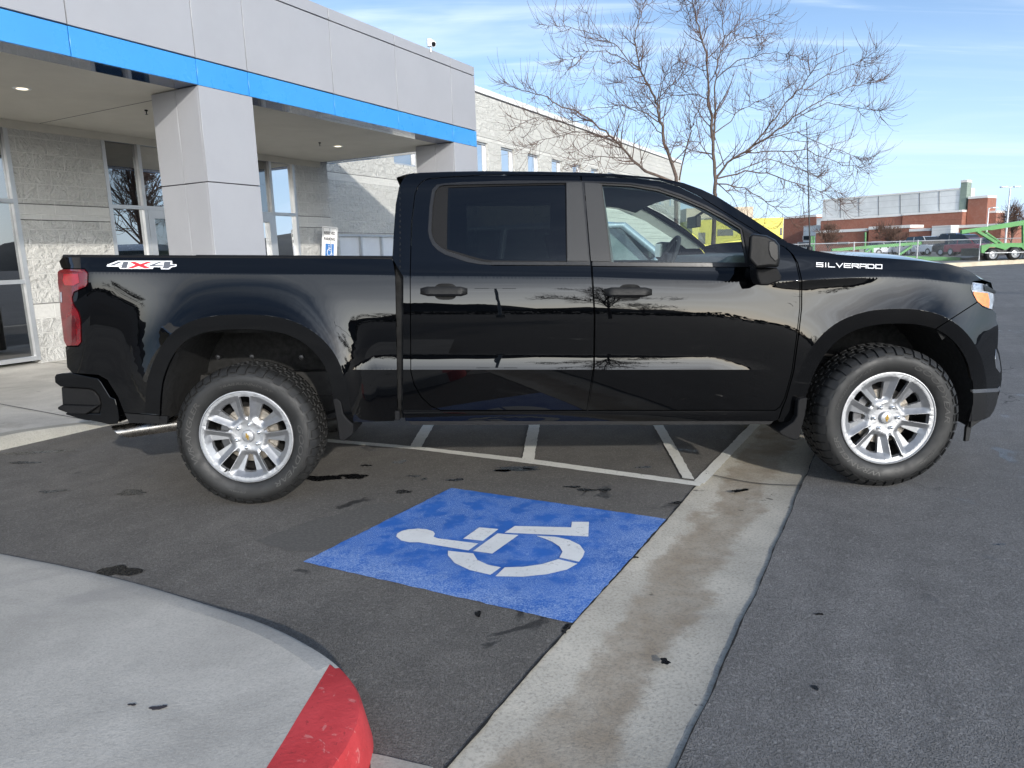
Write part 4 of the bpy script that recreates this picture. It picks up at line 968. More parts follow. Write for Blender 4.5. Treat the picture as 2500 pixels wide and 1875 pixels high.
# ---- wheels
def cdt_fill(outer, holes, step, zfun, inside_pts=()):
    loops = [dens(outer, step)]+[dens(h, step) for h in holes]; vs = []; es = []
    for L in loops:
        o = len(vs); vs += L; es += [(o+i, o+(i+1) % len(L)) for i in range(len(L))]
    vs += list(inside_pts)
    res = delaunay_2d_cdt([Vector(p) for p in vs], es, [], 0, 1e-5)
    fs = []
    for f in res[2]:
        cx_ = sum(res[0][i].x for i in f)/len(f); cy_ = sum(res[0][i].y for i in f)/len(f)
        if inside(outer, cx_, cy_) and not any(inside(h, cx_, cy_) for h in holes): fs.append(tuple(f))
    return [Vector((p.x, zfun(p.x, p.y), p.y)) for p in res[0]], fs, loops
RR = 0.2655                                       # visible rim radius
def polar(a, r): return (r*math.cos(R(a)), r*math.sin(R(a)))
holes = []; holes_c = []
for k in range(5):
    a0 = 90+72*k
    def loc(r, w, a0=a0):                         # along the spoke axis r, sideways w
        ca, sa = math.cos(R(a0)), math.sin(R(a0)); return (r*ca-w*sa, r*sa+w*ca)
    narrow = [loc(.118, -.012), (loc(.114, 0)), loc(.118, .012), loc(.132, .0195), loc(.235, .031), loc(.240, .027), loc(.242, 0), loc(.240, -.027), loc(.235, -.031), loc(.132, -.0195)]
    a1 = a0+36
    def loc2(r, w, a1=a1):
        ca, sa = math.cos(R(a1)), math.sin(R(a1)); return (r*ca-w*sa, r*sa+w*ca)
    wide = [loc2(.116, -.013), loc2(.111, 0), loc2(.116, .013), loc2(.208, .037), loc2(.217, .033), loc2(.222, 0), loc2(.217, -.033), loc2(.208, -.037)]
    holes += [narrow, wide]
def rim_h(x, y):
    """depth behind the rim lip of the spoked face: sharp ridges on the spokes, falling facets to the wide windows"""
    r_ = math.hypot(x, y); a = math.degrees(math.atan2(y, x))-90
    a = (a+36) % 72-36; sgn = abs(a)              # 0 = middle of the narrow window, 36 = middle of the wide window
    w = r_*math.sin(R(sgn))                       # distance from the narrow window's axis
    ridge = lerp(0.017, 0.036, min(1, max(0, (r_-0.10)/0.155)))
    base = lerp(0.046, 0.006, min(1, max(0, (r_-0.06)/0.19))**0.9)
    if r_ < 0.075: base = 0.044
    d = base
    if r_ > 0.09 and r_ < 0.252:
        k = min(1, (r_-0.09)/0.03)*min(1, (0.252-r_)/0.034)
        if w > ridge: d += k*min(0.024, (w-ridge)*0.85)
        else: d += k*min(0.010, max(0, ridge-0.007-w)*0.9)
    return d
outer = [polar(a, RR) for a in range(0, 360, 4)]
pts_in = []
for k in range(5):
    for sg_ in (-1, 1):
        for rr_ in [0.095+0.008*i for i in range(20)]:
            for fct in (0, -0.007, 0.006, 0.012, 0.02, 0.03):
                ridge = lerp(0.017, 0.036, min(1, max(0, (rr_-0.10)/0.155)))+fct
                if ridge > rr_*0.58: continue
                ang = math.degrees(math.asin(ridge/rr_))
                p = polar(90+72*k+sg_*ang, rr_)
                if not any(inside(h, *p) for h in holes): pts_in.append(p)
for rr_ in (.03, .045, .06, .075, .085, .095, .246, .2505, .255, .260):
    for a in range(0, 360, 6): pts_in.append(polar(a+rr_*50, rr_))
pts_in = [p for p in pts_in if not any(inside(h, *p) for h in holes)]
fv, ff, loops = cdt_fill(outer, holes, 0.007, rim_h, pts_in)
def facet_face(f):
    x = sum(fv[i].x for i in f)/len(f); y = sum(fv[i].z for i in f)/len(f); r_ = math.hypot(x, y)
    a = (math.degrees(math.atan2(y, x))-90+36) % 72-36; w = r_*math.sin(R(abs(a)))
    return .098 < r_ < .250 and w > lerp(0.017, 0.036, min(1, max(0, (r_-0.10)/0.155)))+.0012
def orient(f): return f if (fv[f[1]]-fv[f[0]]).cross(fv[f[2]]-fv[f[0]]).y < 0 else f[::-1]
b_ = MB(); b_.add(fv, [orient(f) for f in ff if not facet_face(f)]); b_.add(fv, [orient(f) for f in ff if facet_face(f)], 3)
for L in loops[1:]:                               # walls of the window openings
    a_ = [Vector((x, rim_h(x, y), y)) for x, y in L]; c_ = [Vector((x*0.985, rim_h(x, y)+0.026, y*0.985)) for x, y in L]
    n_ = len(L); b_.add(a_+c_, [(i, (i+1) % n_, (i+1) % n_+n_, i+n_) for i in range(n_)], 0)
b_.lathe([(RR, 0.006), (RR+.004, 0.0), (RR+.009, 0.001), (RR+.011, 0.012)], seg=72)
b_.lathe([(RR-.002, .010), (.247, .03), (.244, .17), (.25, .2)], seg=48, mi=1)
b_.lathe([(.25, .19), (0.03, .19)], seg=32, mi=2)
RIMB = b_
def tyre_mb():
    b_ = MB()
    prof = [(.276, .012), (.279, .004), (.292, -.006), (.312, -.016), (.340, -.021), (.362, -.0185), (.380, -.008), (.395, .008), (.404, .018)]
    sh = [(.408, .034), (.4085, .24)]
    bk = [(.404, .256), (.380, .283), (.34, .294), (.29, .28), (.276, .26)]
    b_.lathe(prof+sh+bk, seg=96)
    rt = random.Random(5)
    def blk(a0, a1, secs, h):
        """one tread block: angular span, (radius, depth) stations, raised by h along the radius (or outward on the wall)"""
        vs = []
        for (r0, y0, nx, ny) in secs:
            for a in (a0, a1):
                for q in (0, 1):
                    r_ = r0+nx*h*q; y = y0+ny*h*q; vs.append((r_*math.cos(a), y, r_*math.sin(a)))
        n = len(secs); fs = []
        for i in range(n-1):
            o = i*4; p = o+4
            fs += [(o+1, o+3, p+3, p+1), (o, o+1, p+1, p), (o+2, p+2, p+3, o+3)]
        fs += [(0, 2, 3, 1), (4*n-4, 4*n-3, 4*n-1, 4*n-2)]; b_.add(vs, fs)
    nb = 46
    for k in range(nb):
        a = 2*math.pi*k/nb; w = 2*math.pi/nb
        big = k % 2
        # shoulder lugs reaching down the sidewall, alternately long and short
        blk(a+w*.06, a+w*.82, [(.376 if big else .388, -.012 if big else -.002, .3, -.95), (.397, .010, .8, -.6), (.406, .028, .95, -.3), (.408, .062, 1, 0)], .0105)
        blk(a+w*.30, a+w*.95, [(.408, .072, 1, 0), (.408, .112, 1, 0)], .0105)
        blk(a+w*.05, a+w*.70, [(.408, .120, 1, 0), (.408, .158, 1, 0)], .0105)
        blk(a+w*.35, a+w*.98, [(.408, .166, 1, 0), (.408, .204, 1, 0)], .0105)
        blk(a+w*.10, a+w*.85, [(.408, .212, 1, 0), (.406, .246, .95, .3), (.390, .27, .5, .85)], .0105)
    # thin stepped rib below the lugs
    for k in range(nb//2):
        a = 4*math.pi*k/nb; w = 4*math.pi/nb
        blk(a+w*.05, a+w*.42, [(.366, -.0175, .1, -1), (.370, -.0155, .2, -1)], .004)
        blk(a+w*.52, a+w*.92, [(.374, -.013, .1, -1), (.378, -.010, .2, -1)], .004)
    return b_
TYREB = tyre_mb()
def ring_text(b_, txt, a_mid, radius, size, span, flip=False):
    """raised word bent round the sidewall; a_mid in degrees (0 = right, 90 = top) seen from outside"""
    vs, fs = text_mesh(txt, size, 0.25, 0.0012, 1.0, 0.0)
    xs = [v.x for v in vs]; wd = max(xs)-min(xs); xm = (max(xs)+min(xs))/2
    ys = [v.y for v in vs]; ym = (max(ys)+min(ys))/2
    out = []
    for v in vs:
        t = (v.x-xm)/wd*span; a = R(a_mid-t if not flip else a_mid+t)
        r_ = radius+((v.y-ym) if not flip else -(v.y-ym))
        yy = interp([(.279, .004), (.292, -.006), (.312, -.016), (.340, -.021), (.362, -.0185), (.380, -.008)], r_)
        out.append(Vector((r_*math.cos(a), yy-0.0006-0.0014*(1 if v.z > 0 else 0)*1.0, r_*math.sin(a))))
    b_.add(out, fs)
def make_wheel(pos, rot, near=True, txt=True):
    w = RIMB.build('wheel', [MT['alloy'], MT['alloy_dark'], MT['void'], MT['alloy_facet']], truck, smooth=22, recalc=False)
    w.location = pos
    TYREB.build('tyre', MT['tyre'], w, smooth=40)
    b_ = MB()
    for tx_, am, r_, sz_, sp_ in (('GOODYEAR', 52, .328, .040, 74), ('WRANGLER', 250, .328, .040, 66), ('TRAILRUNNER AT', 160, .322, .020, 56), ('275/60R20', -26, .330, .012, 18)):
        b_ = MB(); ring_text(b_, tx_, am+rot, r_, sz_, sp_); b_.build('sidewall_lettering', MT['letter'], w, recalc=False)
    b_ = MB(); b_.lathe([(0, .020), (.026, .020), (.033, .023), (.0365, .030), (.0365, .05)], seg=36); cap = b_.build('centre_cap', MT['alloy'], w, smooth=30)
    b_ = MB(); bt = [(-.022, -.0045), (-.019, .0045), (-.0075, .0045), (-.0065, .0095), (.0085, .0095), (.0075, .0045), (.022, .0045), (.019, -.0045), (.0075, -.0045), (.0065, -.0095), (-.0085, -.0095), (-.0075, -.0045)]
    ca, sa = math.cos(R(-75+rot*0)), math.sin(R(-75))
    b_.prism([(x*ca-y*sa, .0195, x*sa+y*ca) for x, y in bt], (0, -.002, 0)); b_.build('emblem', MT['gold'], cap)
    for k in range(6):
        a = R(60*k+20); b_ = MB(); o = (0.070*math.cos(a), 0, 0.070*math.sin(a))
        b_.lathe([(0, .018), (.007, .019), (.0105, .024), (.0115, .032), (.0125, .046)], o, seg=12); b_.build('lug_nut', MT['chrome'], w, smooth=50)
    b_ = MB(); b_.lathe([(0.06, .085), (.165, .085), (.168, .09), (.168, .105), (.06, .11)], seg=48); b_.lathe([(.0, .06), (.062, .065), (.066, .09)], seg=24); b_.build('brake_disc', MT['disc'], w, smooth=30)
    b_ = MB(); pr = []
    for a in range(140, 221, 8): pr.append(polar(a, .178))
    for a in range(220, 139, -8): pr.append(polar(a, .125))
    b_.prism([(x, .068, z) for x, z in pr], (0, .07, 0)); b_.build('brake_caliper', MT['alloy_dark'], w, bevel=.005)
    b_ = MB(); q = polar(-48+rot, .243); b_.tube([(q[0], .02, q[1]), (q[0], -.008, q[1])], .0055, 8); b_.build('valve_stem', MT['rubber'], w)
    return w
wr = make_wheel((0, 0, .415), -75); wf = make_wheel((3.745, 0, .415), 0)
wf.rotation_euler = (0, R(0), 0)
for w in list((wr, wf)):
    for ch in [o for o in bpy.data.objects if o.parent == w and o.name.split('.')[0] in ('x',)]: pass
for src, x in ((wr, 0), (wf, 3.745)):
    c_ = dup(src, truck); c_.location = (x, 2*YC, .415); c_.rotation_euler = (0, 0, math.pi)
# the rear wheel has turned a little differently from the front one
wr.rotation_euler = (0, R(2), 0); wf.rotation_euler = (0, R(20), 0)

# ---- handles, mirrors, aerial, badges
for s in (0, 1):
    f_ = (lambda v: v) if s == 0 else (lambda v: Vector((v.x, 2*YC-v.y, v.z)))
    sy = 1 if s == 0 else -1
    for door, x0, x1, yy, dz in ((rdoor[s], 1026, 1141, 711, 0), (fdoor[s], 1476, 1592, 713, 0)):
        xm = (x0+x1)/2; h = 11.5
        # flat near-black patch coloured in for the shaded cup behind the grip
        b_ = MB(); cup = []
        for k in range(24):
            a = 2*math.pi*k/24; cup.append((xm+4+26*max(-1, min(1, 1.25*math.cos(a))), yy+1+20*max(-1, min(1, 1.1*math.sin(a)))))
        b_.add([f_(BP(x, y, -0.0016)) for x, y in cup], [tuple(range(24))]); b_.build('handle_cup', MT['void'], door, recalc=False)
        b_ = MB(); rows = []
        for k in range(15):
            u = k/14; x = lerp(x0, x1, u); hh = h*(0.62+0.38*min(1, min(u, 1-u)*7)); bulge = 0.034*min(1, min(u, 1-u)*8+0.25)
            rows.append([f_(BP(x, yy-hh, -.001)), f_(BP(x, yy-hh, -bulge*.8)), f_(BP(x, yy-hh*.55, -bulge)), f_(BP(x, yy+hh*.6, -bulge)), f_(BP(x, yy+hh, -bulge*.7)), f_(BP(x, yy+hh, -.001))])
        b_.grid(rows); b_.add(rows[0], [tuple(range(6))]); b_.add(rows[-1], [tuple(range(6))]); b_.build('handle', MT['mirror_shell'], door, smooth=40)
    # door mirror: tall two-part shell on an arm
    b_ = MB(); yo = -0.27
    def mp_(x, y, d): return f_(onY(x, y, d))
    HS = [(1829.5, 574), (1840, 570), (1872, 574.5), (1893, 585), (1903.5, 598), (1904.5, 636), (1900, 653), (1880, 652), (1846, 655.5), (1832, 640), (1826, 632)]
    front = [mp_(x, y, -0.235) for x, y in grow(HS, -2)]; mid2 = [mp_(lerp(x, 1868, .0), y, -0.17) for x, y in HS]; back_ = [mp_(lerp(x, 1868, .10), lerp(y, 614, .10), -0.03) for x, y in HS]
    n_ = len(HS); b_.add(front+mid2+back_, [tuple(range(n_))]+[(i, (i+1) % n_, (i+1) % n_+n_, i+n_) for i in range(n_)]+[(n_+i, n_+(i+1) % n_, (i+1) % n_+2*n_, i+2*n_) for i in range(n_)]+[tuple(range(3*n_-1, 2*n_-1, -1))])
    mh = b_.build('door_mirror', MT['mirror_shell'], fdoor[s], bevel=0.012, bseg=3)
    b_ = MB(); b_.prism([mp_(x, y, -0.238) for x, y in ((1877, 588), (1890, 587.5), (1900, 598), (1901.5, 632), (1893, 640), (1880, 626), (1876, 610))], Vector((0.0, 0.02*sy, 0))); b_.build('mirror_cap', MT['satin'], mh, bevel=.005)
    b_ = MB(); b_.prism([mp_(x, y, -0.14) for x, y in ((1846, 656), (1899, 653.5), (1909, 674), (1908, 685), (1876, 697), (1856, 697), (1849, 680))], Vector((0, 0.12*sy, 0))); b_.build('mirror_arm', MT['trim'], mh, bevel=.01, bseg=3)
    b_ = MB(); b_.prism([mp_(x, y, 0.0) for x, y in ((1812, 650), (1846, 644), (1862, 652), (1900, 660), (1892, 690), (1840, 700), (1800, 700), (1780, 690), (1776, 678))][:0] or [mp_(x, y, -0.03) for x, y in ((1838, 646), (1858, 656), (1892, 662), (1895, 684), (1862, 690), (1845, 676))], Vector((0, 0.07*sy, 0))); b_.build('mirror_foot', MT['satin'], mh, bevel=.006)
    b_ = MB(); gp = [mp_(1827.5, 578, -0.22), mp_(1823.5, 630, -0.22), mp_(1823.5, 630, -0.05), mp_(1827.5, 578, -0.05)]; b_.quad(*gp); b_.build('mirror_glass', MT['mirror'], mh)
a0 = onY(1976, 611, 0.16)
b_ = MB(); b_.tube([a0+Vector((0, 0, -.05)), a0+Vector((0, 0, .05)), onY(1969.5, 298, 0.16)], [0.008, 0.0042, 0.0026], 6); b_.lathe([(.0, .03), (.014, .02), (.018, -.04)], a0, 'z', 14); b_.build('antenna', MT['rubber'], truck, smooth=50)
def place_text(b_, txt, size, corners, shear=0.0, bold=0.0, lift=0.003, depth=0.002, spacing=1.0, custom=None):
    """lay a word on the body side; corners = photo points (left-top, right-top, right-bottom, left-bottom)"""
    vs, fs = text_mesh(txt, size, shear, 0.5, spacing, bold)
    xs = [v.x for v in vs]; ys = [v.y for v in vs]; x0, x1, y0, y1 = min(xs), max(xs), min(ys), max(ys)
    o = []
    for v in vs:
        s_ = (v.x-x0)/(x1-x0); t_ = (y1-v.y)/(y1-y0)
        tx = lerp(lerp(corners[0][0], corners[1][0], s_), lerp(corners[3][0], corners[2][0], s_), t_)
        ty = lerp(lerp(corners[0][1], corners[1][1], s_), lerp(corners[3][1], corners[2][1], s_), t_)
        o.append(BP(tx, ty, -lift if v.z > 0 else 0.001))
    b_.add(o, fs)
b_ = MB()
# wide squared nameplate letters as bent strokes
GLY = {'S': [[(1, 1), (0, 1), (0, .5), (1, .5), (1, 0), (0, 0)]], 'I': [[(.5, 1), (.5, 0)]], 'L': [[(0, 1), (0, 0), (1, 0)]], 'V': [[(0, 1), (.5, 0), (1, 1)]], 'E': [[(1, 1), (0, 1), (0, 0), (1, 0)], [(0, .5), (.9, .5)]], 'R': [[(0, 0), (0, 1), (1, 1), (1, .45), (0, .45)], [(.45, .45), (1, 0)]], 'A': [[(0, 0), (0, 1), (1, 1), (1, 0)], [(0, .4), (1, .4)]], 'D': [[(0, 0), (0, 1), (.85, 1), (1, .8), (1, .2), (.85, 0), (0, 0)]], 'O': [[(0, 0), (0, 1), (1, 1), (1, 0), (0, 0)]]}
wd = {'I': 0.35}
tot = sum(wd.get(c_, 1)+.30 for c_ in 'SILVERADO')-.30; cur = 0
for ch in 'SILVERADO':
    w_ = wd.get(ch, 1)
    for st in GLY[ch]:
        for (xa, ya), (xb, yb) in zip(st, st[1:]):
            def pp(x, y):
                s_ = (cur+x*w_)/tot; return (lerp(1994, 2153, s_), lerp(641.5, 646.5, s_)+9.0*(1-y))
            A_, B_ = pp(xa, ya), pp(xb, yb); dx, dy = B_[0]-A_[0], B_[1]-A_[1]; l = math.hypot(dx, dy); nx, ny = -dy/l*1.0, dx/l*1.0; ex, ey = dx/l*1.2, dy/l*1.2
            q = [(A_[0]-ex+nx, A_[1]-ey+ny), (B_[0]+ex+nx, B_[1]+ey+ny), (B_[0]+ex-nx, B_[1]+ey-ny), (A_[0]-ex-nx, A_[1]-ey-ny)]
            o = [BP(x, y, -.005) for x, y in q]+[BP(x, y, .001) for x, y in q]
            b_.add(o, [(0, 1, 2, 3), (0, 4, 5, 1), (1, 5, 6, 2), (2, 6, 7, 3), (3, 7, 4, 0)])
    cur += w_+.30
b_.build('fender_nameplate', MT['badge_white'], truck, recalc=False)
# 4X4 decal: white outline shapes with grey fours and a red X
def dec(b_, pts, lift):
    b_.add([BP(100+x*.3014, 600+y*.3014, -lift) for x, y in pts], [tuple(range(len(pts)))])
b_ = MB()
dec(b_, [(533, 162), (538, 152), (624, 121), (1062, 122), (1064, 150), (1098, 150), (1098, 166), (1060, 174), (1038, 190), (972, 190), (972, 174), (912, 172), (905, 187), (640, 187), (632, 170), (533, 168)], .0012)
dc = b_.build('four_wheel_drive_decal', MT['badge_white'], truck, recalc=False)
for pts in ([(550, 160), (630, 128), (664, 128), (592, 157), (660, 157), (662, 161)], [(664, 135), (672, 128), (710, 128), (694, 181), (648, 181), (654, 165)], [(880, 158), (960, 128), (990, 128), (920, 156), (988, 157), (988, 165), (880, 166)], [(996, 135), (1004, 128), (1052, 128), (1046, 153), (1088, 154), (1086, 162), (1050, 168), (1030, 184), (984, 183), (992, 165)]):
    b_ = MB(); dec(b_, pts, .0022); b_.build('decal_stroke', MT['badge_grey'], dc, recalc=False)
b_ = MB()
for pts in ([(716, 129), (760, 129), (806, 148), (860, 129), (905, 129), (832, 156), (890, 182), (838, 182), (790, 165), (744, 182), (698, 182), (764, 155)],): dec(b_, pts, .0022)
b_.build('decal_letter', MT['badge_red'], dc, recalc=False)

# ---- cabin interior seen through the glass
def cab(x, y, d): return onY(x, y, d)
hl_e = [BP(x, y, 0.05)+Vector((0, 0, -.05)) for x, y in dens([(1040, 438), (1250, 426), (1500, 436), (1600, 446), (1660, 462)], 30, False)]
b_ = MB(); b_.grid(sweep_across(hl_e, .02, 0, 12, 2.2)); b_.build('headliner', MT['head'], truck, smooth=60)
# far-side inner trim: pillars round the far windows, modelled on the inner face of the far doors
def fpanel(name, outline, m, holes=(), off=0.05):
    return panel(name, outline, m, truck, holes=holes, step=18, off=off, flange=0.015, near=False, far=True)
def npanel(name, outline, m, holes=(), off=0.05):
    return panel(name, outline, m, truck, holes=holes, step=18, off=off, flange=0.015, near=True, far=False)
for fn in (fpanel, npanel):
    fn('pillar_trim', [(1378, 440), (1470, 442), (1500, 650), (1384, 650)], MT['head'])
    fn('pillar_trim', [(1012, 440), (1100, 446), (1096, 650), (1005, 650)], MT['head'])
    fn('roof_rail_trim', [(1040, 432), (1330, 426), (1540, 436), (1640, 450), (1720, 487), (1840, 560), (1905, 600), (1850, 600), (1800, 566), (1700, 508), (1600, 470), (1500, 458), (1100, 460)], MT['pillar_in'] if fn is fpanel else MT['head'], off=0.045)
    fn('door_trim_panel', [(1000, 652), (1880, 652), (1900, 720), (1890, 1000), (1010, 1000)], MT['head'], off=0.075)
# seats
def seat(x, y, w, tall=True):
    b_ = MB(); z0 = 0.62
    b_.prism([(x-.02, y-w/2, z0+.05), (x+.48, y-w/2, z0+.12), (x+.50, y-w/2, z0+.25), (x+.02, y-w/2, z0+.20)], (0, w, 0))
    b_.prism([(x-.02, y-w/2, z0+.15), (x+.12, y-w/2, z0+.16), (x-.02, y-w/2, z0+.72), (x-.12, y-w/2, z0+.70)], (0, w, 0)); s_ = b_.build('seat', MT['seat'], truck, bevel=.03, bseg=3)
    if tall:
        b_ = MB(); b_.prism([(x-.06, y-.13, z0+.76), (x-.13, y-.13, z0+.75), (x-.17, y-.13, z0+.93), (x-.09, y-.13, z0+.95)], (0, .26, 0)); b_.tube([(x-.09, y-.06, z0+.66), (x-.11, y-.06, z0+.80)], .007, 6); b_.tube([(x-.09, y+.06, z0+.66), (x-.11, y+.06, z0+.80)], .007, 6); b_.build('headrest', MT['seat'], s_, bevel=.025, bseg=3)
sx = BP(1435, 700).x
for y in (0.52, 1.48): seat(sx, y, .52)
seat(BP(1130, 700).x, 1.0, 1.45, False)
# dashboard, steering wheel, mirror
b_ = MB(); d0 = cab(1668, 640, 1.2); d1 = BP(1900, 605); dz = 0.03
b_.prism([(d0.x, .20, d0.z-.26), (d0.x-.04, .20, d0.z-.02), (d0.x+.03, .20, d0.z+.045), (d0.x+.30, .20, d0.z+.05), (d1.x+.05, .20, d1.z-.02), (d1.x+.05, .20, d0.z-.4)], (0, 1.6, 0)); b_.build('dashboard', MT['dash'], truck, bevel=.03, bseg=3)
swc = Vector((cab(1628, 640, 1.47).x, 1.47, d0.z+.01)); ax = Vector((-0.90, 0, 0.42)).normalized(); e1 = Vector((0, 1, 0)); e2_ = ax.cross(e1)
b_ = MB(); b_.tube([swc+e1*(.19*math.cos(2*math.pi*k/28))+e2_*(.19*math.sin(2*math.pi*k/28)) for k in range(29)], .016, 8, cap=False)
b_.tube([swc-e1*.18, swc-ax*.04, swc+e1*.18], .014, 6); b_.tube([swc-ax*.03, swc-ax*.35], .03, 8); b_.lathe([(0, .02), (.06, .015), (.07, -.03)], swc-ax*.02, 'x', 16); b_.build('steering_wheel', MT['seat'], truck, smooth=50)
mz = cab(1687, 530, 1.0); b_ = MB(); b_.box((mz.x+.02, 1.0, mz.z-.035), (.035, .25, .075)); b_.tube([(mz.x+.03, 1.0, mz.z), (mz.x+.13, 1.0, mz.z+.06)], .01, 6); b_.build('interior_mirror', MT['satin'], truck, bevel=.01)

# ------------------------------------------------------------------ the showroom building with its canopy, and the long block wing
def block_mat(name, base, lines=(), smooth=(), course=0.2):
    """painted split-face block: 0.4 x 0.2 units, rough faces, flush pale joints, plain smooth courses where given"""
    m, t, b, vec = newmat(name)
    du = nn(t, 'ShaderNodeVectorMath', operation='DOT_PRODUCT'); t.links.new(vec, du.inputs[0]); du.inputs[1].default_value = U+N
    s3 = nn(t, 'ShaderNodeSeparateXYZ'); t.links.new(vec, s3.inputs[0])
    cb = nn(t, 'ShaderNodeCombineXYZ'); t.links.new(du.outputs['Value'], cb.inputs[0]); t.links.new(mathn(t, 'ADD', s3.outputs[2], 0.05), cb.inputs[1])
    br = nn(t, 'ShaderNodeTexBrick'); t.links.new(cb.outputs[0], br.inputs['Vector']); br.inputs['Scale'].default_value = 1
    br.inputs['Brick Width'].default_value = 0.4; br.inputs['Row Height'].default_value = course; br.inputs['Mortar Size'].default_value = 0.0075; br.inputs['Mortar Smooth'].default_value = 0.3
    br.inputs['Color1'].default_value = (*[x*0.92 for x in base], 1); br.inputs['Color2'].default_value = (*[min(1, x*1.0) for x in base], 1); br.inputs['Mortar'].default_value = (*[min(1, x*1.12) for x in base], 1)
    sm = None
    for z0, z1 in smooth:
        q = mathn(t, 'MULTIPLY', ramp(t, s3.outputs[2], z0-.004, z0, smooth=False), ramp(t, s3.outputs[2], z1, z1+.004, 1, 0, smooth=False)); sm = q if sm is None else mathn(t, 'MAXIMUM', sm, q)
    c = br.outputs['Color']
    c = mixc(t, ramp(t, noise(t, vec, 26, 5, 0.7), 0.42, 0.75, 0, 0.35), c, tuple(x*0.62 for x in base))
    c = mixc(t, ramp(t, noise(t, vec, 1.1, 4), 0.4, 0.75, 0, 0.25), c, tuple(x*0.8 for x in base))
    for z in lines:
        q = mathn(t, 'MULTIPLY', ramp(t, s3.outputs[2], z-.008, z-.006, smooth=False), ramp(t, s3.outputs[2], z+.006, z+.008, 1, 0, smooth=False)); c = mixc(t, mathn(t, 'MULTIPLY', q, 0.8), c, (0.07, 0.068, 0.065))
    t.links.new(c, b.inputs['Base Color']); b.inputs['Roughness'].default_value = 0.9
    rough_h = mathn(t, 'ADD', mathn(t, 'MULTIPLY', noise(t, vec, 8, 5, 0.6, 1.0), 1.6), mathn(t, 'MULTIPLY', noise(t, vec, 26, 4, 0.6), 0.45))
    rough_h = mathn(t, 'MULTIPLY', rough_h, ramp(t, br.outputs['Fac'], 0.0, 0.9, 1, 0.0))
    if sm is not None: rough_h = mathn(t, 'MULTIPLY', rough_h, mathn(t, 'SUBTRACT', 1.0, mathn(t, 'MULTIPLY', sm, 0.92)))
    bump(t, b, rough_h, 1.0, 0.05)
    return m
MT['block'] = block_mat('grey_split_face_block', (0.58, 0.57, 0.54), lines=(2.285, 2.075, 0.95), smooth=((2.075, 2.285), (0.75, 0.95)))
MT['block2'] = block_mat('cream_split_face_block', (0.60, 0.59, 0.545), lines=(3.435, 5.06, 2.06), smooth=((3.255, 3.435), (4.96, 5.06)))
MT['panel'] = mat('silver_grey_metal_panel', (0.35, 0.352, 0.370), 0.45, 0.1, var=0.03, vscale=1.2, bmp=0.12, bscale=260, bdist=0.0006)
MT['panel_side'] = MT['panel']
MT['blue_panel'] = mat('blue_metal_panel', (0.040, 0.27, 0.66), 0.3, 0.0, coat=0.6, coat_rough=0.05, var=0.03, vscale=2)
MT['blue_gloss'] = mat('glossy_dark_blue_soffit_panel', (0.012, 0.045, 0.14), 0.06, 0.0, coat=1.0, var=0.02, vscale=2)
MT['soffit'] = mat('cream_soffit_stucco', (0.57, 0.54, 0.47), 0.9, var=0.04, vscale=2, bmp=0.3, bscale=160)
MT['gap'] = mat('panel_joint', (0.05, 0.05, 0.055), 0.8, var=0.1)
MT['alu'] = mat('anodised_aluminium', (0.52, 0.53, 0.54), 0.35, 0.6, var=0.05, vscale=5)
MT['shop_glass'] = glass('storefront_glass', (0.34, 0.38, 0.37), 8.0, 1.5)
MT['sky_glass'] = glass('upper_window_glass', (0.12, 0.16, 0.18), 10.0, 1.5)
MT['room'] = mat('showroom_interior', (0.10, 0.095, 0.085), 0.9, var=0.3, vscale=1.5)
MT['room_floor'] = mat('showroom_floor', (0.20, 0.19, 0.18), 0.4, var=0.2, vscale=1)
MT['blind'] = mat('pale_window_panel', (0.62, 0.64, 0.66), 0.35, var=0.04, vscale=3)
MT['lamp'] = mat('downlight_lamp', (0.9, 0.85, 0.7), 0.5, emit=(1, 0.88, 0.62), es=1.6, var=0.01)
NW, NF, NG = -7.07, -3.56, -8.5
UR = 8.6
bld = thing('showroom_building', un(3, -5.5, 0.15), 'showroom building with grey metal panel canopy, blue band and square columns on the left', 'building')
def ud(px, py, n): return onN(px, py, n).dot(U)
# front wall with two glazed openings: far left window and the entrance storefront
a1 = ud(13, 296, NW)                              # right edge of the left window
b0, b1 = ud(243, 331, NW), ud(716, 394, NW)
zs = 3.36
A0 = -5.2; zt = 3.30; zl = 0.19
b_ = MB(); D = 0.22
for u0, u1, z0, z1 in ((-9, A0, .1, 3.45), (A0, a1, zt, 3.45), (a1, b0, .1, 3.45), (b0, b1, zt, 3.45), (b1, 8.52, .1, 3.45)):
    b_.ubox(u0, u1, NW-D, NW, z0, z1)
b_.ubox(8.30, 8.52, NG, NW-D-0.002, .1, 3.45)
wl = b_.build('wall', MT['block'], bld)
def storefront(u0, u1, mull, trans, doors=()):
    fw = 0.055
    fr = MB()
    for u in [u0+fw/2]+list(mull)+[u1-fw/2]: fr.ubox(u-fw/2, u+fw/2, NW-.10, NW+.012, zl, zt)
    es = [u0]+list(mull)+[u1]
    for z in [zl+fw/2, zt-fw/2]: fr.ubox(u0+fw, u1-fw, NW-.098, NW+.009, z-fw/2, z+fw/2)
    for i, (p, q) in enumerate(zip(es, es[1:])):
        for z in trans: fr.ubox(p+fw/2, q-fw/2, NW-.096, NW+.006, z-fw/2, z+fw/2)
    f_ = fr.build('window_frame', MT['alu'], bld)
    for p, q in zip(es, es[1:]):
        zz_ = [zl]+list(trans)+[zt]
        for z0, z1 in zip(zz_, zz_[1:]):
            b_ = MB(); b_.quad(un(p, NW-.05, z0), un(q, NW-.05, z0), un(q, NW-.05, z1), un(p, NW-.05, z1)); b_.build('pane', MT['shop_glass'], f_)
    return f_
z_tr = onN(266, 503, NW).z
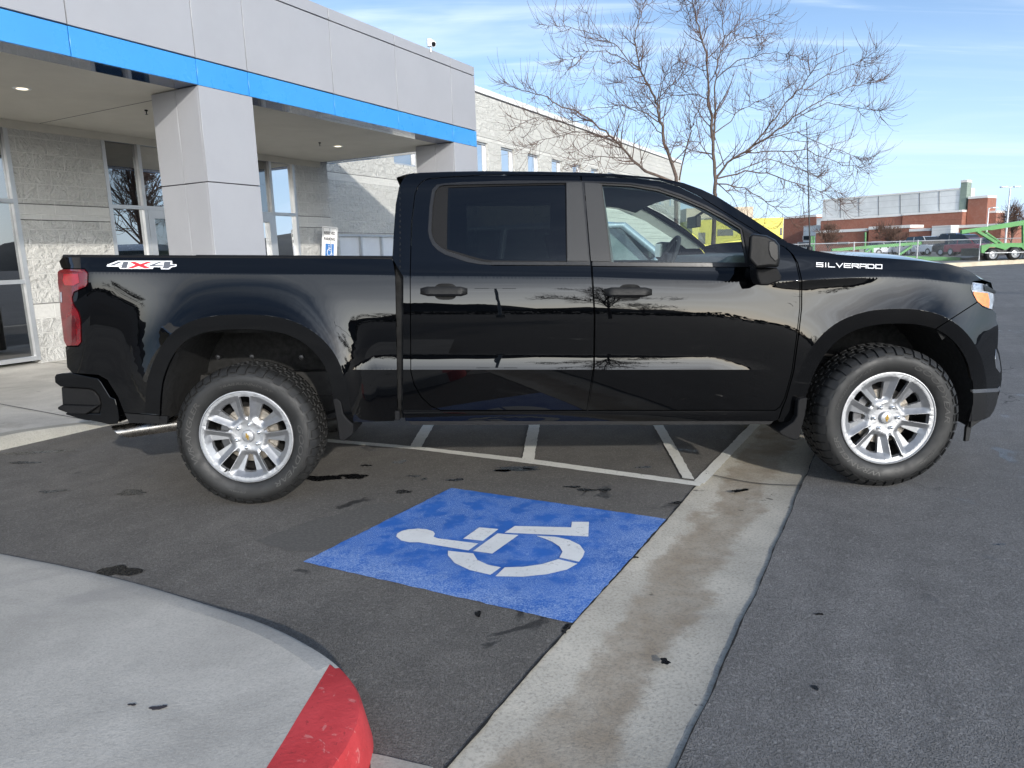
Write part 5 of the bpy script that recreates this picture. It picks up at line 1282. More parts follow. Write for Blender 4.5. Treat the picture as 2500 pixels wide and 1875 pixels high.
m1 = ud(334.6, 342, NW); m2 = ud(656.5, 389, NW)
sfA = storefront(A0, a1, [a1-1.5, a1-3.0], [onN(0, 690, NW).z, onN(0, 489, NW).z])
dw = 0.98
sfB = storefront(b0, b1, [m1, m1+dw, m2-dw, m2], [z_tr])
for u in (m1, m2-dw):
    d_ = MB(); e = 0.10
    d_.ubox(u+.03, u+.03+e, NW-.08, NW+.018, .2, z_tr-.03); d_.ubox(u+dw-.03-e, u+dw-.03, NW-.08, NW+.018, .2, z_tr-.03)
    d_.ubox(u+.03+e, u+dw-.03-e, NW-.08, NW+.016, z_tr-.03-e*1.3, z_tr-.03); d_.ubox(u+.03+e, u+dw-.03-e, NW-.08, NW+.016, .2, .42)
    dd = d_.build('entrance_door', MT['alu'], bld)
    h_ = MB(); h_.tube([un(u+.2, NW+.06, .95), un(u+.2, NW+.06, 1.35)], .014, 8); h_.build('door_handle', MT['chrome'], dd)
# showroom interior behind the glass
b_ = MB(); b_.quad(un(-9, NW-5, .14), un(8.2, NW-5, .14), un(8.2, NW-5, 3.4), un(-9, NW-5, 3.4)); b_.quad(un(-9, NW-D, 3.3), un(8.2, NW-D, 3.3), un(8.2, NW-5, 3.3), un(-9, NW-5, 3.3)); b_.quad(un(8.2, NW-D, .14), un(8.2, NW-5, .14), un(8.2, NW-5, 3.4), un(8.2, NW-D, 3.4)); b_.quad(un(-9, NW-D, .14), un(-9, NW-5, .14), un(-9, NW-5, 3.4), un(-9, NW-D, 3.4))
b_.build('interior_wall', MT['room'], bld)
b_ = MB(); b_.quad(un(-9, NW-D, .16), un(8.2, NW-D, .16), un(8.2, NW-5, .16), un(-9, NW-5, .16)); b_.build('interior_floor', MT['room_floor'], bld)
b_ = MB(); b_.ubox(a1-.75, a1-.3, NW-.95, NW-.5, .16, 3.3); b_.ubox(5.4, 5.8, NW-1.6, NW-1.2, .16, 3.3); b_.build('interior_column', mat('pale_interior_column', (.62, .66, .58), .7, var=.04), bld)
# canopy
b_ = MB(); b_.ubox(-9, UR-.02, NW, NF-.03, zs, 4.62); b_.ubox(-9, 8.5, NW-5.2, NW, 3.46, 4.4); b_.build('canopy_core', MT['gap'], bld)
js = [-7.4, -5.9, -4.4, -2.9, -1.45, 0.0, ud(163, 50, NF), ud(483.7, 206, NF), 3.52, ud(803, 60, NF), ud(963, 110, NF), 7.84, UR]
js[8] = ud(590, 20, NF)
zb, zm, zc_, zt_ = 3.34, 3.612, 4.535, 4.685
g = 0.007
js = [-9]+js
for u0, u1 in zip(js, js[1:]):
    for nm, z0, z1, mm in (('blue_band_panel', zb, zm-g, MT['blue_panel']), ('canopy_panel', zm+g, zc_-g, MT['panel']), ('coping_panel', zc_+g, zt_, MT['panel'])):
        b_ = MB(); b_.ubox(u0+g*.6, u1-g*.6, NF-.03, NF, z0, z1); b_.build(nm, mm, bld, bevel=.003, bseg=1)
es = [NF-.031, -4.75, -5.95, NW+.002]
for n1, n0 in zip(es, es[1:]):
    for nm, z0, z1, mm in (('blue_band_panel', zb, zm-g, MT['blue_panel']), ('canopy_panel', zm+g, zc_-g, MT['panel']), ('coping_panel', zc_+g, zt_, MT['panel'])):
        b_ = MB(); b_.ubox(UR-.03, UR, n0+g*.6, n1-g*.6, z0, z1); b_.build(nm, mm, bld, bevel=.003, bseg=1)
nb = onZ(0, 126.6, zb).dot(N)
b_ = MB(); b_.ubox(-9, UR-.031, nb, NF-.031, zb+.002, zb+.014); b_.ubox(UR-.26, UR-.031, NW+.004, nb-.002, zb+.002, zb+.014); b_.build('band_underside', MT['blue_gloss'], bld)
b_ = MB(); b_.ubox(-9, UR-.262, NW+.003, nb-.002, zb+.008, zs-.001); b_.build('soffit', MT['soffit'], bld)
b_ = MB(); p = onZ(145, 293, zb).dot(U); b_.ubox(p-.004, p+.004, NW+.02, nb-.01, zb+.0055, zb+.0078)
b_.build('soffit_joint', MT['gap'], bld)
b_ = MB(); b_.ubox(-9, UR-.3, NW+.0005, NW+.03, zb-.10, zb+.006); b_.build('soffit_trim', MT['soffit'], bld)
for px, py in ((54, 218), (825, 358)):
    c = onZ(px, py, zb); b_ = MB(); b_.lathe([(.055, -.002), (.085, -.004), (.095, 0.004)], (c.x, c.y, zb+.006), 'z', 24); dl = b_.build('downlight', MT['badge_white'], bld, smooth=40)
    b_ = MB(); b_.lathe([(0, 0), (.057, 0)], (c.x, c.y, zb+.003), 'z', 20); b_.build('lamp', MT['lamp'], dl, recalc=False)
for px, py in ((357, 270), (780.5, 349)):
    c = onZ(px, py, zb); b_ = MB(); b_.lathe([(0.02, .006), (.02, -.01), (.006, -.012), (.006, -.045), (.022, -.05), (.0, -.055)], (c.x, c.y, zb+.002), 'z', 12); b_.build('sprinkler', MT['satin'], bld, smooth=40)
# columns
for u0, u1 in ((ud(483.7, 206, NF), ud(615.6, 237, NF)), (7.854, UR)):
    n0 = -4.37; zj = 2.321; b_ = MB(); b_.ubox(u0+.015, u1-.015, n0, NF-.015, .1, zb+.001); col = b_.build('column', MT['gap'], bld)
    for z0, z1 in ((.12, zj-.006), (zj+.006, zb-.004)):
        b_ = MB(); b_.ubox(u0, u1, NF-.03, NF, z0, z1); b_.build('column_panel', MT['panel'], col, bevel=.002, bseg=1)
        for q0, q1 in ((n0, -3.957), (-3.951, NF-.031)):
            b_ = MB(); b_.ubox(u0, u0+.03, q0, q1, z0, z1); b_.build('column_panel', MT['panel'], col, bevel=.002, bseg=1)
            b_ = MB(); b_.ubox(u1-.03, u1, q0, q1, z0, z1); b_.build('column_panel', MT['panel'], col, bevel=.002, bseg=1)
# security camera on the parapet
sc_ = onN(1052, 128, NF+.02); sc_.z = zt_
cm = thing('security_camera', sc_, 'small white bullet security camera on the canopy parapet', 'security camera')
b_ = MB(); b_.tube([sc_+Vector((0, 0, -.05)), sc_+Vector((0, 0, .03))], .012, 8); b_.tube([sc_+U*-.03+Vector((0, 0, .03)), sc_+U*-.035+Vector((0, 0, .14))], .038, 12); b_.build('bracket', MT['badge_white'], cm, smooth=50)
ax = (Vector((0.25, -0.85, -0.42))).normalized(); h0 = sc_+U*.06+Vector((0, 0, .10))
b_ = MB(); b_.tube([h0-ax*.10, h0-ax*.09, h0+ax*.07, h0+ax*.08], [.03, .045, .048, .042], 14); hd = b_.build('camera_body', MT['badge_white'], cm, smooth=40)
b_ = MB(); b_.tube([h0+ax*.079, h0+ax*.083], .036, 14); b_.build('lens', MT['satin'], hd)

# block wing running away behind
wing = thing('block_wing', un(20, NG, 0), 'long cream split-face block building with a row of small upper windows behind the truck', 'building')
Zr = onN(1158, 222, NG).z
wins = []
for x0, y0, x1, y1 in ((950, 380, 1018, 400), (1130, 340, 1187, 350), (1223, 358, 1254.6, 363.6), (1288.5, 374.4, 1315.6, 380), (1346.8, 387.4, 1371, 391), (1398, 401.5, 1418.7, 404), (1443, 411, 1460, 415)):
    wins.append((ud(x0, y0, NG), ud(x1, y1, NG)))
st_ = wins[3][0]-wins[2][0]
UE = ud(1662, 440, NG)
while wins[-1][1] < UE-3: wins.append((wins[-1][0]+st_, wins[-1][0]+st_+1.05))
wins = [(a, a+max(.9, min(1.15, b3-a))) for a, b3 in wins[2:]]
wins = [(wins[0][0]-st_*k, wins[0][0]-st_*k+1.05) for k in (3, 2, 1) if wins[0][0]-st_*k > 9] + wins
print('UE', UE, 'wins', [round(w[0], 2) for w in wins[:8]], 'roof', round(Zr, 2))
zw0, zw1 = 3.84, 4.90; UE = ud(1662, 440, NG)
lw0 = ud(828, 580, NG); lw1 = lw0+3.3
b_ = MB(); D = .25
cuts = sorted([8.3, UE]+[u for w in wins for u in w])
b_.ubox(8.3, UE, NG-D, NG, zw1, Zr)
b_.ubox(8.3, lw0, NG-D, NG, 0, zw0); b_.ubox(lw0, lw1, NG-D, NG, 0, .8); b_.ubox(lw0, lw1, NG-D, NG, 2.03, zw0); b_.ubox(lw1, UE, NG-D, NG, 0, zw0)
prev = 8.3
for a, b3 in wins: b_.ubox(prev, a, NG-D, NG, zw0, zw1); prev = b3
b_.ubox(prev, UE, NG-D, NG, zw0, zw1)
b_.ubox(UE-D, UE, NG-18, NG-D-.001, 0, Zr); b_.ubox(8.3, UE-D-.001, NG-18, NG-17.7, 0, Zr)
b_.build('wall', MT['block2'], wing)
b_ = MB(); b_.ubox(8.3, UE-D, NG-17.7, NG-D-.001, Zr-.4, Zr-.2); b_.build('roof', MT['gap'], wing)
b_ = MB(); b_.ubox(8.3, UE+.03, NG-.3, NG+.03, Zr+.001, Zr+.16); b_.build('coping', mat('white_coping', (.72, .71, .68), .5, var=.04), wing)
b_ = MB(); b_.ubox(8.3, UE+.02, NG-.002, NG+.008, Zr-.045, Zr-.002); b_.build('coping_shadow_strip', MT['gap'], wing)  # dark strip coloured in for the shade under the coping
for a, b3 in wins:
    f_ = MB(); e = .05
    f_.ubox(a, a+e, NG-.2, NG-.06, zw0, zw1); f_.ubox(b3-e, b3, NG-.2, NG-.06, zw0, zw1); f_.ubox(a+e, b3-e, NG-.2, NG-.06, zw0, zw0+e); f_.ubox(a+e, b3-e, NG-.2, NG-.06, zw1-e, zw1)
    fo = f_.build('window', MT['alu'], wing)
    b_ = MB(); b_.quad(un(a+e, NG-.12, zw0+e), un(b3-e, NG-.12, zw0+e), un(b3-e, NG-.12, zw1-e), un(a+e, NG-.12, zw1-e)); b_.build('pane', MT['sky_glass'], fo)
f_ = MB(); e = .05
mus = [lw0+e/2+.80*k for k in range(5)]
for u in mus: f_.ubox(u-e/2, u+e/2, NG-.18, NG-.02, .8, 2.03)
f_.ubox(lw0, lw1, NG-.18, NG-.015, 1.98, 2.03); f_.ubox(lw0, lw1, NG-.18, NG-.015, 1.44, 1.49)
fo = f_.build('window', MT['alu'], wing)
for u in mus[:-1]:
    b_ = MB(); b_.ubox(u+e/2, u+.8-e/2, NG-.16, NG-.10, .85, 1.98); b_.build('pane', MT['blind'], fo)

# reserved parking sign
yS = 10.2
MT['black_ink'] = mat('black_sign_ink', (.012, .014, .02), .5, var=.05)
sg_ = thing('parking_sign', onY(716, 640, yS), 'white reserved parking sign with blue wheelchair emblem on a post by the wing wall', 'sign')
def sp2(x, y, d=0.0): return onY(780+x*.1808, 340+y*.1808, yS-d)
TL, TR_ = sp2(38, 1172), sp2(243, 1187); rt_ = (TR_-TL); w_ = rt_.length; rt_.normalize()
dn_ = (sp2(85, 1580)-TL).normalized(); dn_ = (dn_-rt_*dn_.dot(rt_)).normalized(); hh_ = w_*2.1; fwd = rt_.cross(dn_); 
if fwd.y > 0: fwd = -fwd
def sq(s_, t_, d=0.0): return TL+rt_*(w_*s_)+dn_*(hh_*t_)+fwd*d
b_ = MB(); b_.prism([sq(0, 0), sq(1, 0), sq(1, 1), sq(0, 1)], -fwd*.004); pl = b_.build('sign_plate', MT['badge_white'], sg_)
b_ = MB()
for a, c_ in (((.08, .035), (.92, .045)), ((.08, .955), (.92, .965)), ((.06, .045), (.075, .955)), ((.925, .045), (.94, .955))): b_.prism([sq(a[0], a[1], .001), sq(c_[0], a[1], .001), sq(c_[0], c_[1], .001), sq(a[0], c_[1], .001)], fwd*.0008)
b_.build('border', MT['badge_grey'], pl)
b_ = MB()
for wd_, t0, t1 in (('RESERVED', .155, .25), ('PARKING', .335, .43)):
    vs, fs = text_mesh(wd_, 1, 0, .5, 1.05, .035); xs = [v.x for v in vs]; ys = [v.y for v in vs]; x0, x1, y0, y1 = min(xs), max(xs), min(ys), max(ys)
    b_.add([sq(lerp(.14, .86, (v.x-x0)/(x1-x0)), lerp(t1, t0, (v.y-y0)/(y1-y0)), .003 if v.z > 0 else 0) for v in vs], fs)
b_.build('lettering', MT['black_ink'], pl, recalc=False)
b_ = MB(); b_.prism([sq(.24, .53, .001), sq(.80, .53, .001), sq(.80, .93, .001), sq(.24, .93, .001)], fwd*.001); em = b_.build('emblem_panel', mat('sign_blue', (.03, .16, .45), .4, var=.03), pl)
b_ = MB()
def st3(pts, w): 
    P_ = [sq(x, y, .0035) for x, y in pts]; b_.tube(P_, w, 6)
st3([(.47, .57), (.475, .59)], .010); st3([(.475, .62), (.49, .74), (.62, .74), (.68, .85), (.73, .845)], .006); st3([(.48, .67), (.60, .67)], .005)
st3([(.45, .69), (.38, .75), (.37, .82), (.42, .885), (.52, .90), (.60, .86), (.63, .80)], .006); b_.build('wheelchair_emblem', MT['badge_white'], em)
ft = sq(.5, .5, -.02); b_ = MB(); b_.tube([Vector((ft.x, ft.y, .05)), sq(.5, .03, -.02)], .025, 8); b_.build('post', MT['alu'], sg_, smooth=60)

# ------------------------------------------------------------------ bare trees
MT['bark'] = mat('grey_brown_bark', (0.10, 0.072, 0.058), 0.9, var=0.4, vscale=30, bmp=0.5, bscale=60, bdist=.004)
MT['twig'] = mat('reddish_twig', (0.105, 0.060, 0.042), 0.85, var=0.3, vscale=8)
TRD = random.Random(11)
def rv(s=1.0): return Vector((TRD.gauss(0, s), TRD.gauss(0, s), TRD.gauss(0, s)))
def wander(p, d, L, n, curl, up):
    """a curved shoot from p: direction d, slowly turning, tips lifting towards the light"""
    pts = [p]; d = d.normalized(); tw = rv(curl)
    for i in range(n):
        d = (d+tw*0.35+rv(curl*0.35)+Vector((0, 0, up*(i/n)))).normalized(); p = p+d*(L/n); pts.append(p)
    return pts
def bare_tree(name, label, base, limbs, dens_=1.0, twr=0.0034, scl=1.0, group=None, lk=.6):
    """limbs: list of (points, r0, r1)"""
    root = thing(name, base, label, 'tree', group)
    tb = MB(); cb = MB()
    for pts, r0, r1 in limbs:
        n = len(pts); sm = []
        for a, b3 in zip(pts, pts[1:]):
            for k in range(3): sm.append(a.lerp(b3, k/3)+rv(0.012*scl))
        sm.append(pts[-1]); m_ = len(sm)
        tb.tube(sm, [lerp(r0*lk, r1*lk, (i/(m_-1))**.7) for i in range(m_)], 7 if r0 > .03 else 5)
        if r0 > .08 and pts[0].z < 0.3: continue
        tot = sum((b3-a).length for a, b3 in zip(sm, sm[1:])); ns = int(tot*6.8*dens_/scl)
        for _ in range(ns):
            t_ = TRD.uniform(.08, .93)**0.9; i = min(m_-2, int(t_*(m_-1))); p = sm[i].lerp(sm[i+1], TRD.random()); ax = (sm[i+1]-sm[i]).normalized()
            sd = rv(1); sd = (sd-ax*sd.dot(ax)).normalized()
            d = ax*TRD.uniform(.35, 1.0)+sd*TRD.uniform(.5, 1.0)
            L = scl*lerp(1.0, .12, t_)*TRD.uniform(.5, 1.1)
            br = wander(p, d, L, 7, .13, .30)
            r_ = lerp(r0, r1, t_)*.42; r_ = min(max(r_*.8, twr*1.4), .011*scl)
            cb.tube(br, [lerp(r_, twr*.9, k/7) for k in range(8)], 4, cap=False)
            for _ in range(int(TRD.uniform(5, 9)*dens_)):
                j = TRD.randrange(1, 7); a2 = (br[j+1]-br[j]).normalized() if j < 7 else ax
                sd = rv(1); sd = (sd-a2*sd.dot(a2)).normalized(); tl_ = scl*TRD.uniform(.18, .60)
                tw_ = wander(br[j], a2*.7+sd*.75, tl_, 5, .14, .5)
                cb.tube(tw_, [twr*lerp(1.0, .55, k/5) for k in range(6)], 3, cap=False)
        for _ in range(int(tot*5*dens_)):
            i = TRD.randrange(m_//4, m_-1); ax = (sm[i+1]-sm[i]).normalized(); sd = rv(1); sd = (sd-ax*sd.dot(ax)).normalized()
            cb.tube(wander(sm[i], ax*.4+sd, scl*TRD.uniform(.1, .4), 5, .15, .6), [twr*lerp(1.1, .55, k/5) for k in range(6)], 3, cap=False)
    tb.build('trunk', MT['bark'], root, smooth=60, recalc=False); cb.build('crown', MT['twig'], root, smooth=60, recalc=False)
    return root
YT = 9.6
def tz(pts, y0=YT, dy=0.0):
    n = len(pts); return [onY(1100+x*.4973, y*.4973, y0+dy*i/(n-1)) for i, (x, y) in enumerate(pts)]
def limbset(spec, y0):
    out = []
    for pts, r0, r1, dy in spec: out.append((tz(pts, y0, dy), r0, r1))
    return out
tb0 = onY(1652, 520, YT); tb0.z = 0
Lt = [([(1108, 1000), (1110, 870), (1062, 740), (1032, 620), (1020, 540), (1000, 480), (960, 400), (925, 330), (912, 250), (905, 180), (920, 100), (955, 20), (965, -60)], .062, .008, .3),
      ([(1028, 600), (1030, 450), (1050, 380), (1085, 335), (1130, 300)], .022, .006, -.9),
      ([(1108, 900), (960, 840), (900, 790), (820, 700), (760, 650), (690, 590), (610, 550), (520, 510), (450, 470), (370, 455), (320, 430), (225, 375)], .048, .005, -.6),
      ([(930, 340), (880, 300), (820, 230), (760, 190), (690, 160), (600, 140), (540, 128), (480, 126), (420, 105)], .020, .004, .7),
      ([(928, 350), (850, 290), (790, 260), (700, 250), (620, 280), (550, 295), (460, 315)], .018, .004, -.8),
      ([(1022, 600), (930, 540), (850, 520), (760, 525), (640, 545), (560, 600)], .022, .004, .8),
      ([(960, 840), (880, 780), (760, 765), (640, 780), (540, 830)], .022, .004, -1.2),
      ([(830, 705), (700, 660), (600, 650), (480, 680), (400, 700), (280, 770)], .020, .004, .5),
      ([(1120, 880), (1180, 650), (1192, 590), (1225, 530)], .026, .010, -.3),
      ([(1040, 660), (980, 600), (900, 480), (870, 420), (800, 400)], .018, .004, 1.3),
      ([(1010, 500), (1080, 420), (1160, 360), (1230, 330)], .016, .004, -1.0),
      ([(690, 590), (560, 600), (430, 580), (300, 620), (200, 600)], .014, .004, 1.0)]
tl0 = limbset(Lt, YT); tl0[0][0].insert(0, Vector((tb0.x, tb0.y, 0)))
bare_tree('bare_tree', 'leafless ornamental tree with its crown leaning left over the cab roof', tb0, [(([Vector((tb0.x, tb0.y, -.05)), tl0[0][0][1]]), .085, .064)]+[(tl0[0][0][1:], .062, .008)]+tl0[1:], 1.0)
YT2 = 9.9
tb1 = onY(1738, 520, YT2); tb1.z = 0
Rt = [([(1300, 950), (1300, 850), (1290, 700), (1280, 580), (1265, 480), (1262, 380), (1255, 260), (1225, 160), (1200, 80), (1190, 20), (1130, -40), (1080, -120)], .062, .007, -.4),
      ([(1292, 690), (1300, 560), (1300, 430), (1305, 350), (1320, 260), (1345, 180), (1340, 110), (1325, 20), (1310, -80)], .034, .006, .4),
      ([(1305, 880), (1360, 800), (1450, 740), (1540, 650), (1600, 570), (1680, 470), (1740, 410), (1800, 320), (1870, 280), (1950, 240)], .040, .005, -.7),
      ([(1450, 745), (1560, 670), (1680, 580), (1800, 500), (1880, 460), (1980, 420), (2060, 410), (2110, 390), (2150, 350)], .028, .004, .7),
      ([(1740, 440), (1850, 370), (1960, 320), (2060, 270), (2115, 225)], .016, .004, -.5),
      ([(1308, 880), (1450, 840), (1560, 850), (1700, 900), (1800, 930), (1900, 1000), (1950, 1060)], .030, .004, .9),
      ([(1440, 750), (1600, 740), (1750, 740), (1900, 800), (2000, 820), (2100, 850)], .022, .004, -1.1),
      ([(1343, 180), (1400, 150), (1480, 90), (1560, 70), (1640, 40)], .016, .004, .5),
      ([(1305, 390), (1400, 300), (1500, 270), (1600, 255), (1680, 275), (1800, 290)], .018, .004, -.9),
      ([(1298, 660), (1400, 560), (1500, 500), (1600, 460), (1700, 400)], .020, .004, 1.2),
      ([(1266, 490), (1200, 460), (1100, 465), (1000, 500), (900, 500)], .018, .004, 1.1),
      ([(1308, 900), (1450, 920), (1560, 1000), (1650, 1060), (1750, 1090)], .024, .004, -.9),
      ([(1560, 680), (1700, 650), (1830, 710), (1950, 760), (2030, 775), (2100, 770)], .018, .004, .6),
      ([(1690, 580), (1850, 500), (1950, 520), (2050, 540), (2110, 545)], .015, .004, -1.2),
      ([(1298, 790), (1220, 700), (1140, 690), (1050, 740)], .020, .004, -1.0),
      ([(1262, 350), (1190, 320), (1120, 330), (1060, 380)], .015, .004, .8),
      ([(1230, 170), (1170, 120), (1140, 60), (1120, 10)], .012, .004, -.6),
      ([(1330, 250), (1420, 190), (1500, 180), (1580, 160)], .012, .004, .8),
      ([(1310, 900), (1380, 960), (1420, 1040), (1460, 1110)], .02, .004, .7),
      ([(1400, 840), (1560, 780), (1720, 830), (1850, 900), (1980, 1000)], .018, .004, 1.2)]
tr0 = limbset(Rt, YT2)
bare_tree('bare_tree', 'leafless ornamental tree with twin stems and wide crown above the windshield', tb1, [([Vector((tb1.x, tb1.y, -.05)), tr0[0][0][0]], .095, .064)]+tr0, 1.0)
s2 = onY(1749, 560, YT2+.1); s2b = Vector((s2.x+.05, s2.y, -.05))
def generic_tree(name, label, base, h, spread, nl, dens_, twr, scl, group=None, tr=.09):
    limbs = [([base+Vector((0, 0, -.1)), base+Vector((0, 0, h*.22))], tr, tr*.75)]
    for k in range(nl):
        a = 2*math.pi*k/nl+TRD.uniform(-.3, .3); e = TRD.uniform(.25, 1.0); z0 = h*TRD.uniform(.18, .5)
        p0 = base+Vector((0, 0, z0)); tip = base+Vector((math.cos(a)*spread*e, math.sin(a)*spread*e, h*(1.02-.5*e*e)+TRD.uniform(-.3, .2)*scl))
        mid_ = p0.lerp(tip, .5)+Vector((0, 0, .10*h)); limbs.append(([p0, p0.lerp(mid_, .5)+rv(.05*scl), mid_, mid_.lerp(tip, .5)+rv(.08*scl)+Vector((0, 0, .03*h)), tip], tr*.45, tr*.07))
    limbs.append(([base+Vector((0, 0, h*.2)), base+Vector((0, 0, h*.6))+rv(.1*scl), base+Vector((0, 0, h))], tr*.7, tr*.08))
    return bare_tree(name, label, base, limbs, dens_, twr, scl, group)

# ------------------------------------------------------------------ far side: school, trailers, cars, fence, lamps
def brick(name, col, mortar, sx=0.30, sz=0.10, groove=0):
    m, t, b, vec = newmat(name)
    c = mixc(t, ramp(t, noise(t, vec, .25, 5), .3, .7), tuple(x*.85 for x in col), tuple(x*1.12 for x in col))
    c = mixc(t, ramp(t, noise(t, vec, 3, 4, .7), .4, .7, 0, .3), c, mortar)
    s3 = nn(t, 'ShaderNodeSeparateXYZ'); t.links.new(vec, s3.inputs[0])
    if groove:
        fr = mathn(t, 'FRACT', mathn(t, 'DIVIDE', s3.outputs[2], groove)); c = mixc(t, mathn(t, 'MULTIPLY', ramp(t, fr, 0.0, .09, 1, 0, False), .55), c, tuple(x*.4 for x in col))
    t.links.new(c, b.inputs['Base Color']); b.inputs['Roughness'].default_value = .85; return m
MT['brick'] = brick('red_brick', (.27, .105, .068), (.34, .22, .17))
MT['brick2'] = brick('red_brick_banded', (.27, .105, .068), (.34, .22, .17), groove=.95)
MT['siding'] = brick('pale_grey_metal_siding', (.66, .67, .65), (.60, .61, .60), groove=1.05)
MT['white_cap'] = mat('white_stone_cap', (.70, .68, .64), .7, var=.06)
MT['sage'] = brick('sage_green_panel', (.20, .25, .21), (.22, .27, .23), groove=.6)
MT['yellow'] = mat('yellow_render', (.70, .61, .13), .8, var=.06, vscale=.3)
MT['beige'] = mat('beige_render', (.50, .42, .32), .8, var=.1, vscale=.4)
MT['dark_glass'] = mat('dark_window', (.02, .025, .03), .08, var=.1)
MT['green'] = mat('bright_green_paint', (.060, .235, .055), .45, coat=.3, var=.15, vscale=1.5)
MT['black_metal'] = mat('black_steel', (.02, .02, .021), .5, var=.2, vscale=3)
MT['galv'] = mat('galvanised_steel', (.42, .43, .44), .45, .5, var=.1, vscale=3)
MT['lamp_grey'] = mat('lamp_post_grey', (.62, .63, .64), .5, var=.05)
pA, pB = onY(2004, 590, 125), onY(2350, 590, 106); pd = (pB-pA); pd.z = 0; pd.normalize(); pn = Vector((pd.y, -pd.x, 0))   # towards the camera
def onP(x, y, off=0.0):
    d = ray(x, y); o = pA+pn*off; return CAMP+d*((o-CAMP).dot(pn)/d.dot(pn))
school = thing('school_building', pA, 'red brick school with a pale grey upper hall and green pillar on the far right', 'building')
ZB = -0.5
def slab(nm, m, tops, off, depth, parent=None, zbot=None, cap=0):
    """block whose roof line follows the photo points, standing on the far ground"""
    ps = [onP(x, y, off) for x, y in tops]; L = ps[0]; Rr = ps[-1]
    b_ = MB(); poly = [Vector((L.x, L.y, ZB if zbot is None else zbot))]+ps+[Vector((Rr.x, Rr.y, ZB if zbot is None else zbot))]
    zz_ = sum(p.z for p in ps)/len(ps)
    for p in poly[1:-1]: p.z = zz_
    b_.prism(poly, -pn*depth); o = b_.build(nm, m, parent or school)
    if cap:
        c_ = MB(); c_.prism([poly[1]+pn*.1, poly[-2]+pn*.1, poly[-2]+pn*.1+Vector((0, 0, cap)), poly[1]+pn*.1+Vector((0, 0, cap))], -pn*(depth+.1)); c_.build('roof_cap', MT['white_cap'], o)
    return o
slab('upper_hall', MT['siding'], [(2009, 492), (2351.5, 460.5)], -1.3, 4, cap=.25)
slab('brick_wall', MT['brick'], [(2004, 541), (2202, 526)], 0, 12, cap=.35)
slab('brick_wall', MT['brick2'], [(2203.5, 526.5), (2350, 516.6)], .3, 12, cap=.3)
slab('brick_wall', MT['brick'], [(1992, 571), (2116, 563)], 4, 10, cap=.45)
slab('brick_wall', MT['brick'], [(2121, 562.5), (2223, 554)], 4.5, 6, cap=.45)
slab('brick_wall', MT['brick'], [(2220, 566), (2272, 563)], 7, 8, cap=.4)
slab('siding_block', MT['siding'], [(2275.6, 554.6), (2321.7, 552)], 7.5, 6, cap=.15)
slab('brick_wall', MT['brick'], [(2322.5, 557.8), (2445, 552)], 5, 8, cap=.4)
slab('green_pillar', MT['sage'], [(2346, 446), (2362, 444.7)], -1.15, 1.5, cap=.35)
slab('brick_tower', MT['brick'], [(2364, 485.5), (2412, 483)], -1.0, 3, cap=.35)
slab('brick_wall', MT['brick2'], [(2413, 520), (2433, 519.3)], -2, 3, cap=.3)
slab('brick_wall', MT['brick'], [(1913.6, 534), (1993.6, 529)], -14, 12, cap=.4)
slab('siding_block', MT['siding'], [(1994, 535), (2012, 533)], -10, 12, cap=.1)
slab('siding_block', MT['siding'], [(1962, 553), (2004, 551)], -6, 8, cap=.1)
b_ = MB()
for x0, y0, x1, y1, off in ((2046, 591, 2072, 596, 4.1), (1962, 576, 1990, 586, -5.9), (1950, 592, 1982, 603, -5.8), (2368, 583, 2410, 605, 5.1), (2232, 601, 2268, 606, 7.1)):
    q = [onP(x0, y0, off), onP(x1, y0-.5, off), onP(x1, y1-.5, off), onP(x0, y1, off)]; b_ = MB(); b_.prism(q, pn*.08)
    wf_ = MB(); c_ = sum(q, Vector())/4; wf_.prism([c_+(p-c_)*1.14 for p in q], pn*.05); w_ = wf_.build('window', MT['white_cap'], school); b_.build('pane', MT['dark_glass'], w_)
b_ = MB()
for x in (2052, 2097, 2145, 2198, 2245, 2293):
    a, c_ = onP(x, interp([(2009, 492), (2351, 460.5)], x), -1.28), onP(x, interp([(2004, 541), (2350, 516.6)], x), -1.28); b_.prism([a-pd*.03, a+pd*.03, c_+pd*.03, c_-pd*.03], pn*.03)
b_.build('panel_seams', MT['gap'], school)
b_ = MB()
for x, y0 in ((2366, 476), (2370, 474), (2374, 477)): p = onP(x, 487, -6); q = onP(x, y0, -6); b_.tube([p, q], .25, 6)
b_.build('roof_vents', MT['galv'], school)
ybl = thing('yellow_building', onY(1800, 600, 84), 'bright yellow rendered building beyond the windshield', 'building')
q0, q1 = onY(1690, 545, 84), onY(1913, 531, 84)
b_ = MB(); b_.box(((q0.x+q1.x)/2, 90, q1.z/2-.25), (q1.x-q0.x, 12, q1.z+.5)); b_.build('wall', MT['yellow'], ybl)
b_ = MB(); a = onY(1905, 556, 83.9); c_ = onY(1910, 574, 83.9); b_.box(((a.x+c_.x)/2, 83.98, (a.z+c_.z)/2), (c_.x-a.x, .06, a.z-c_.z)); b_.build('window', MT['dark_glass'], ybl)
for x0, y0, x1, y1 in ((1706, 568, 1722, 596), (1752, 560, 1790, 575)):
    a = onY(x0, y0, 83.9); c_ = onY(x1, y1, 83.9); b_ = MB(); b_.box(((a.x+c_.x)/2, 83.97, (a.z+c_.z)/2), (c_.x-a.x, .08, a.z-c_.z)); b_.build('window', MT['dark_glass'], ybl)
q1 = onY(1845, 503, 100); bb = thing('beige_building', onY(1760, 600, 100), 'beige block building glimpsed through branches above the windshield', 'building')
q0 = onY(1680, 510, 100); b_ = MB(); b_.box(((q0.x+q1.x)/2, 106, q1.z/2-.25), (q1.x-q0.x, 10, q1.z+.5)); b_.build('wall', MT['beige'], bb)
b_ = MB(); 
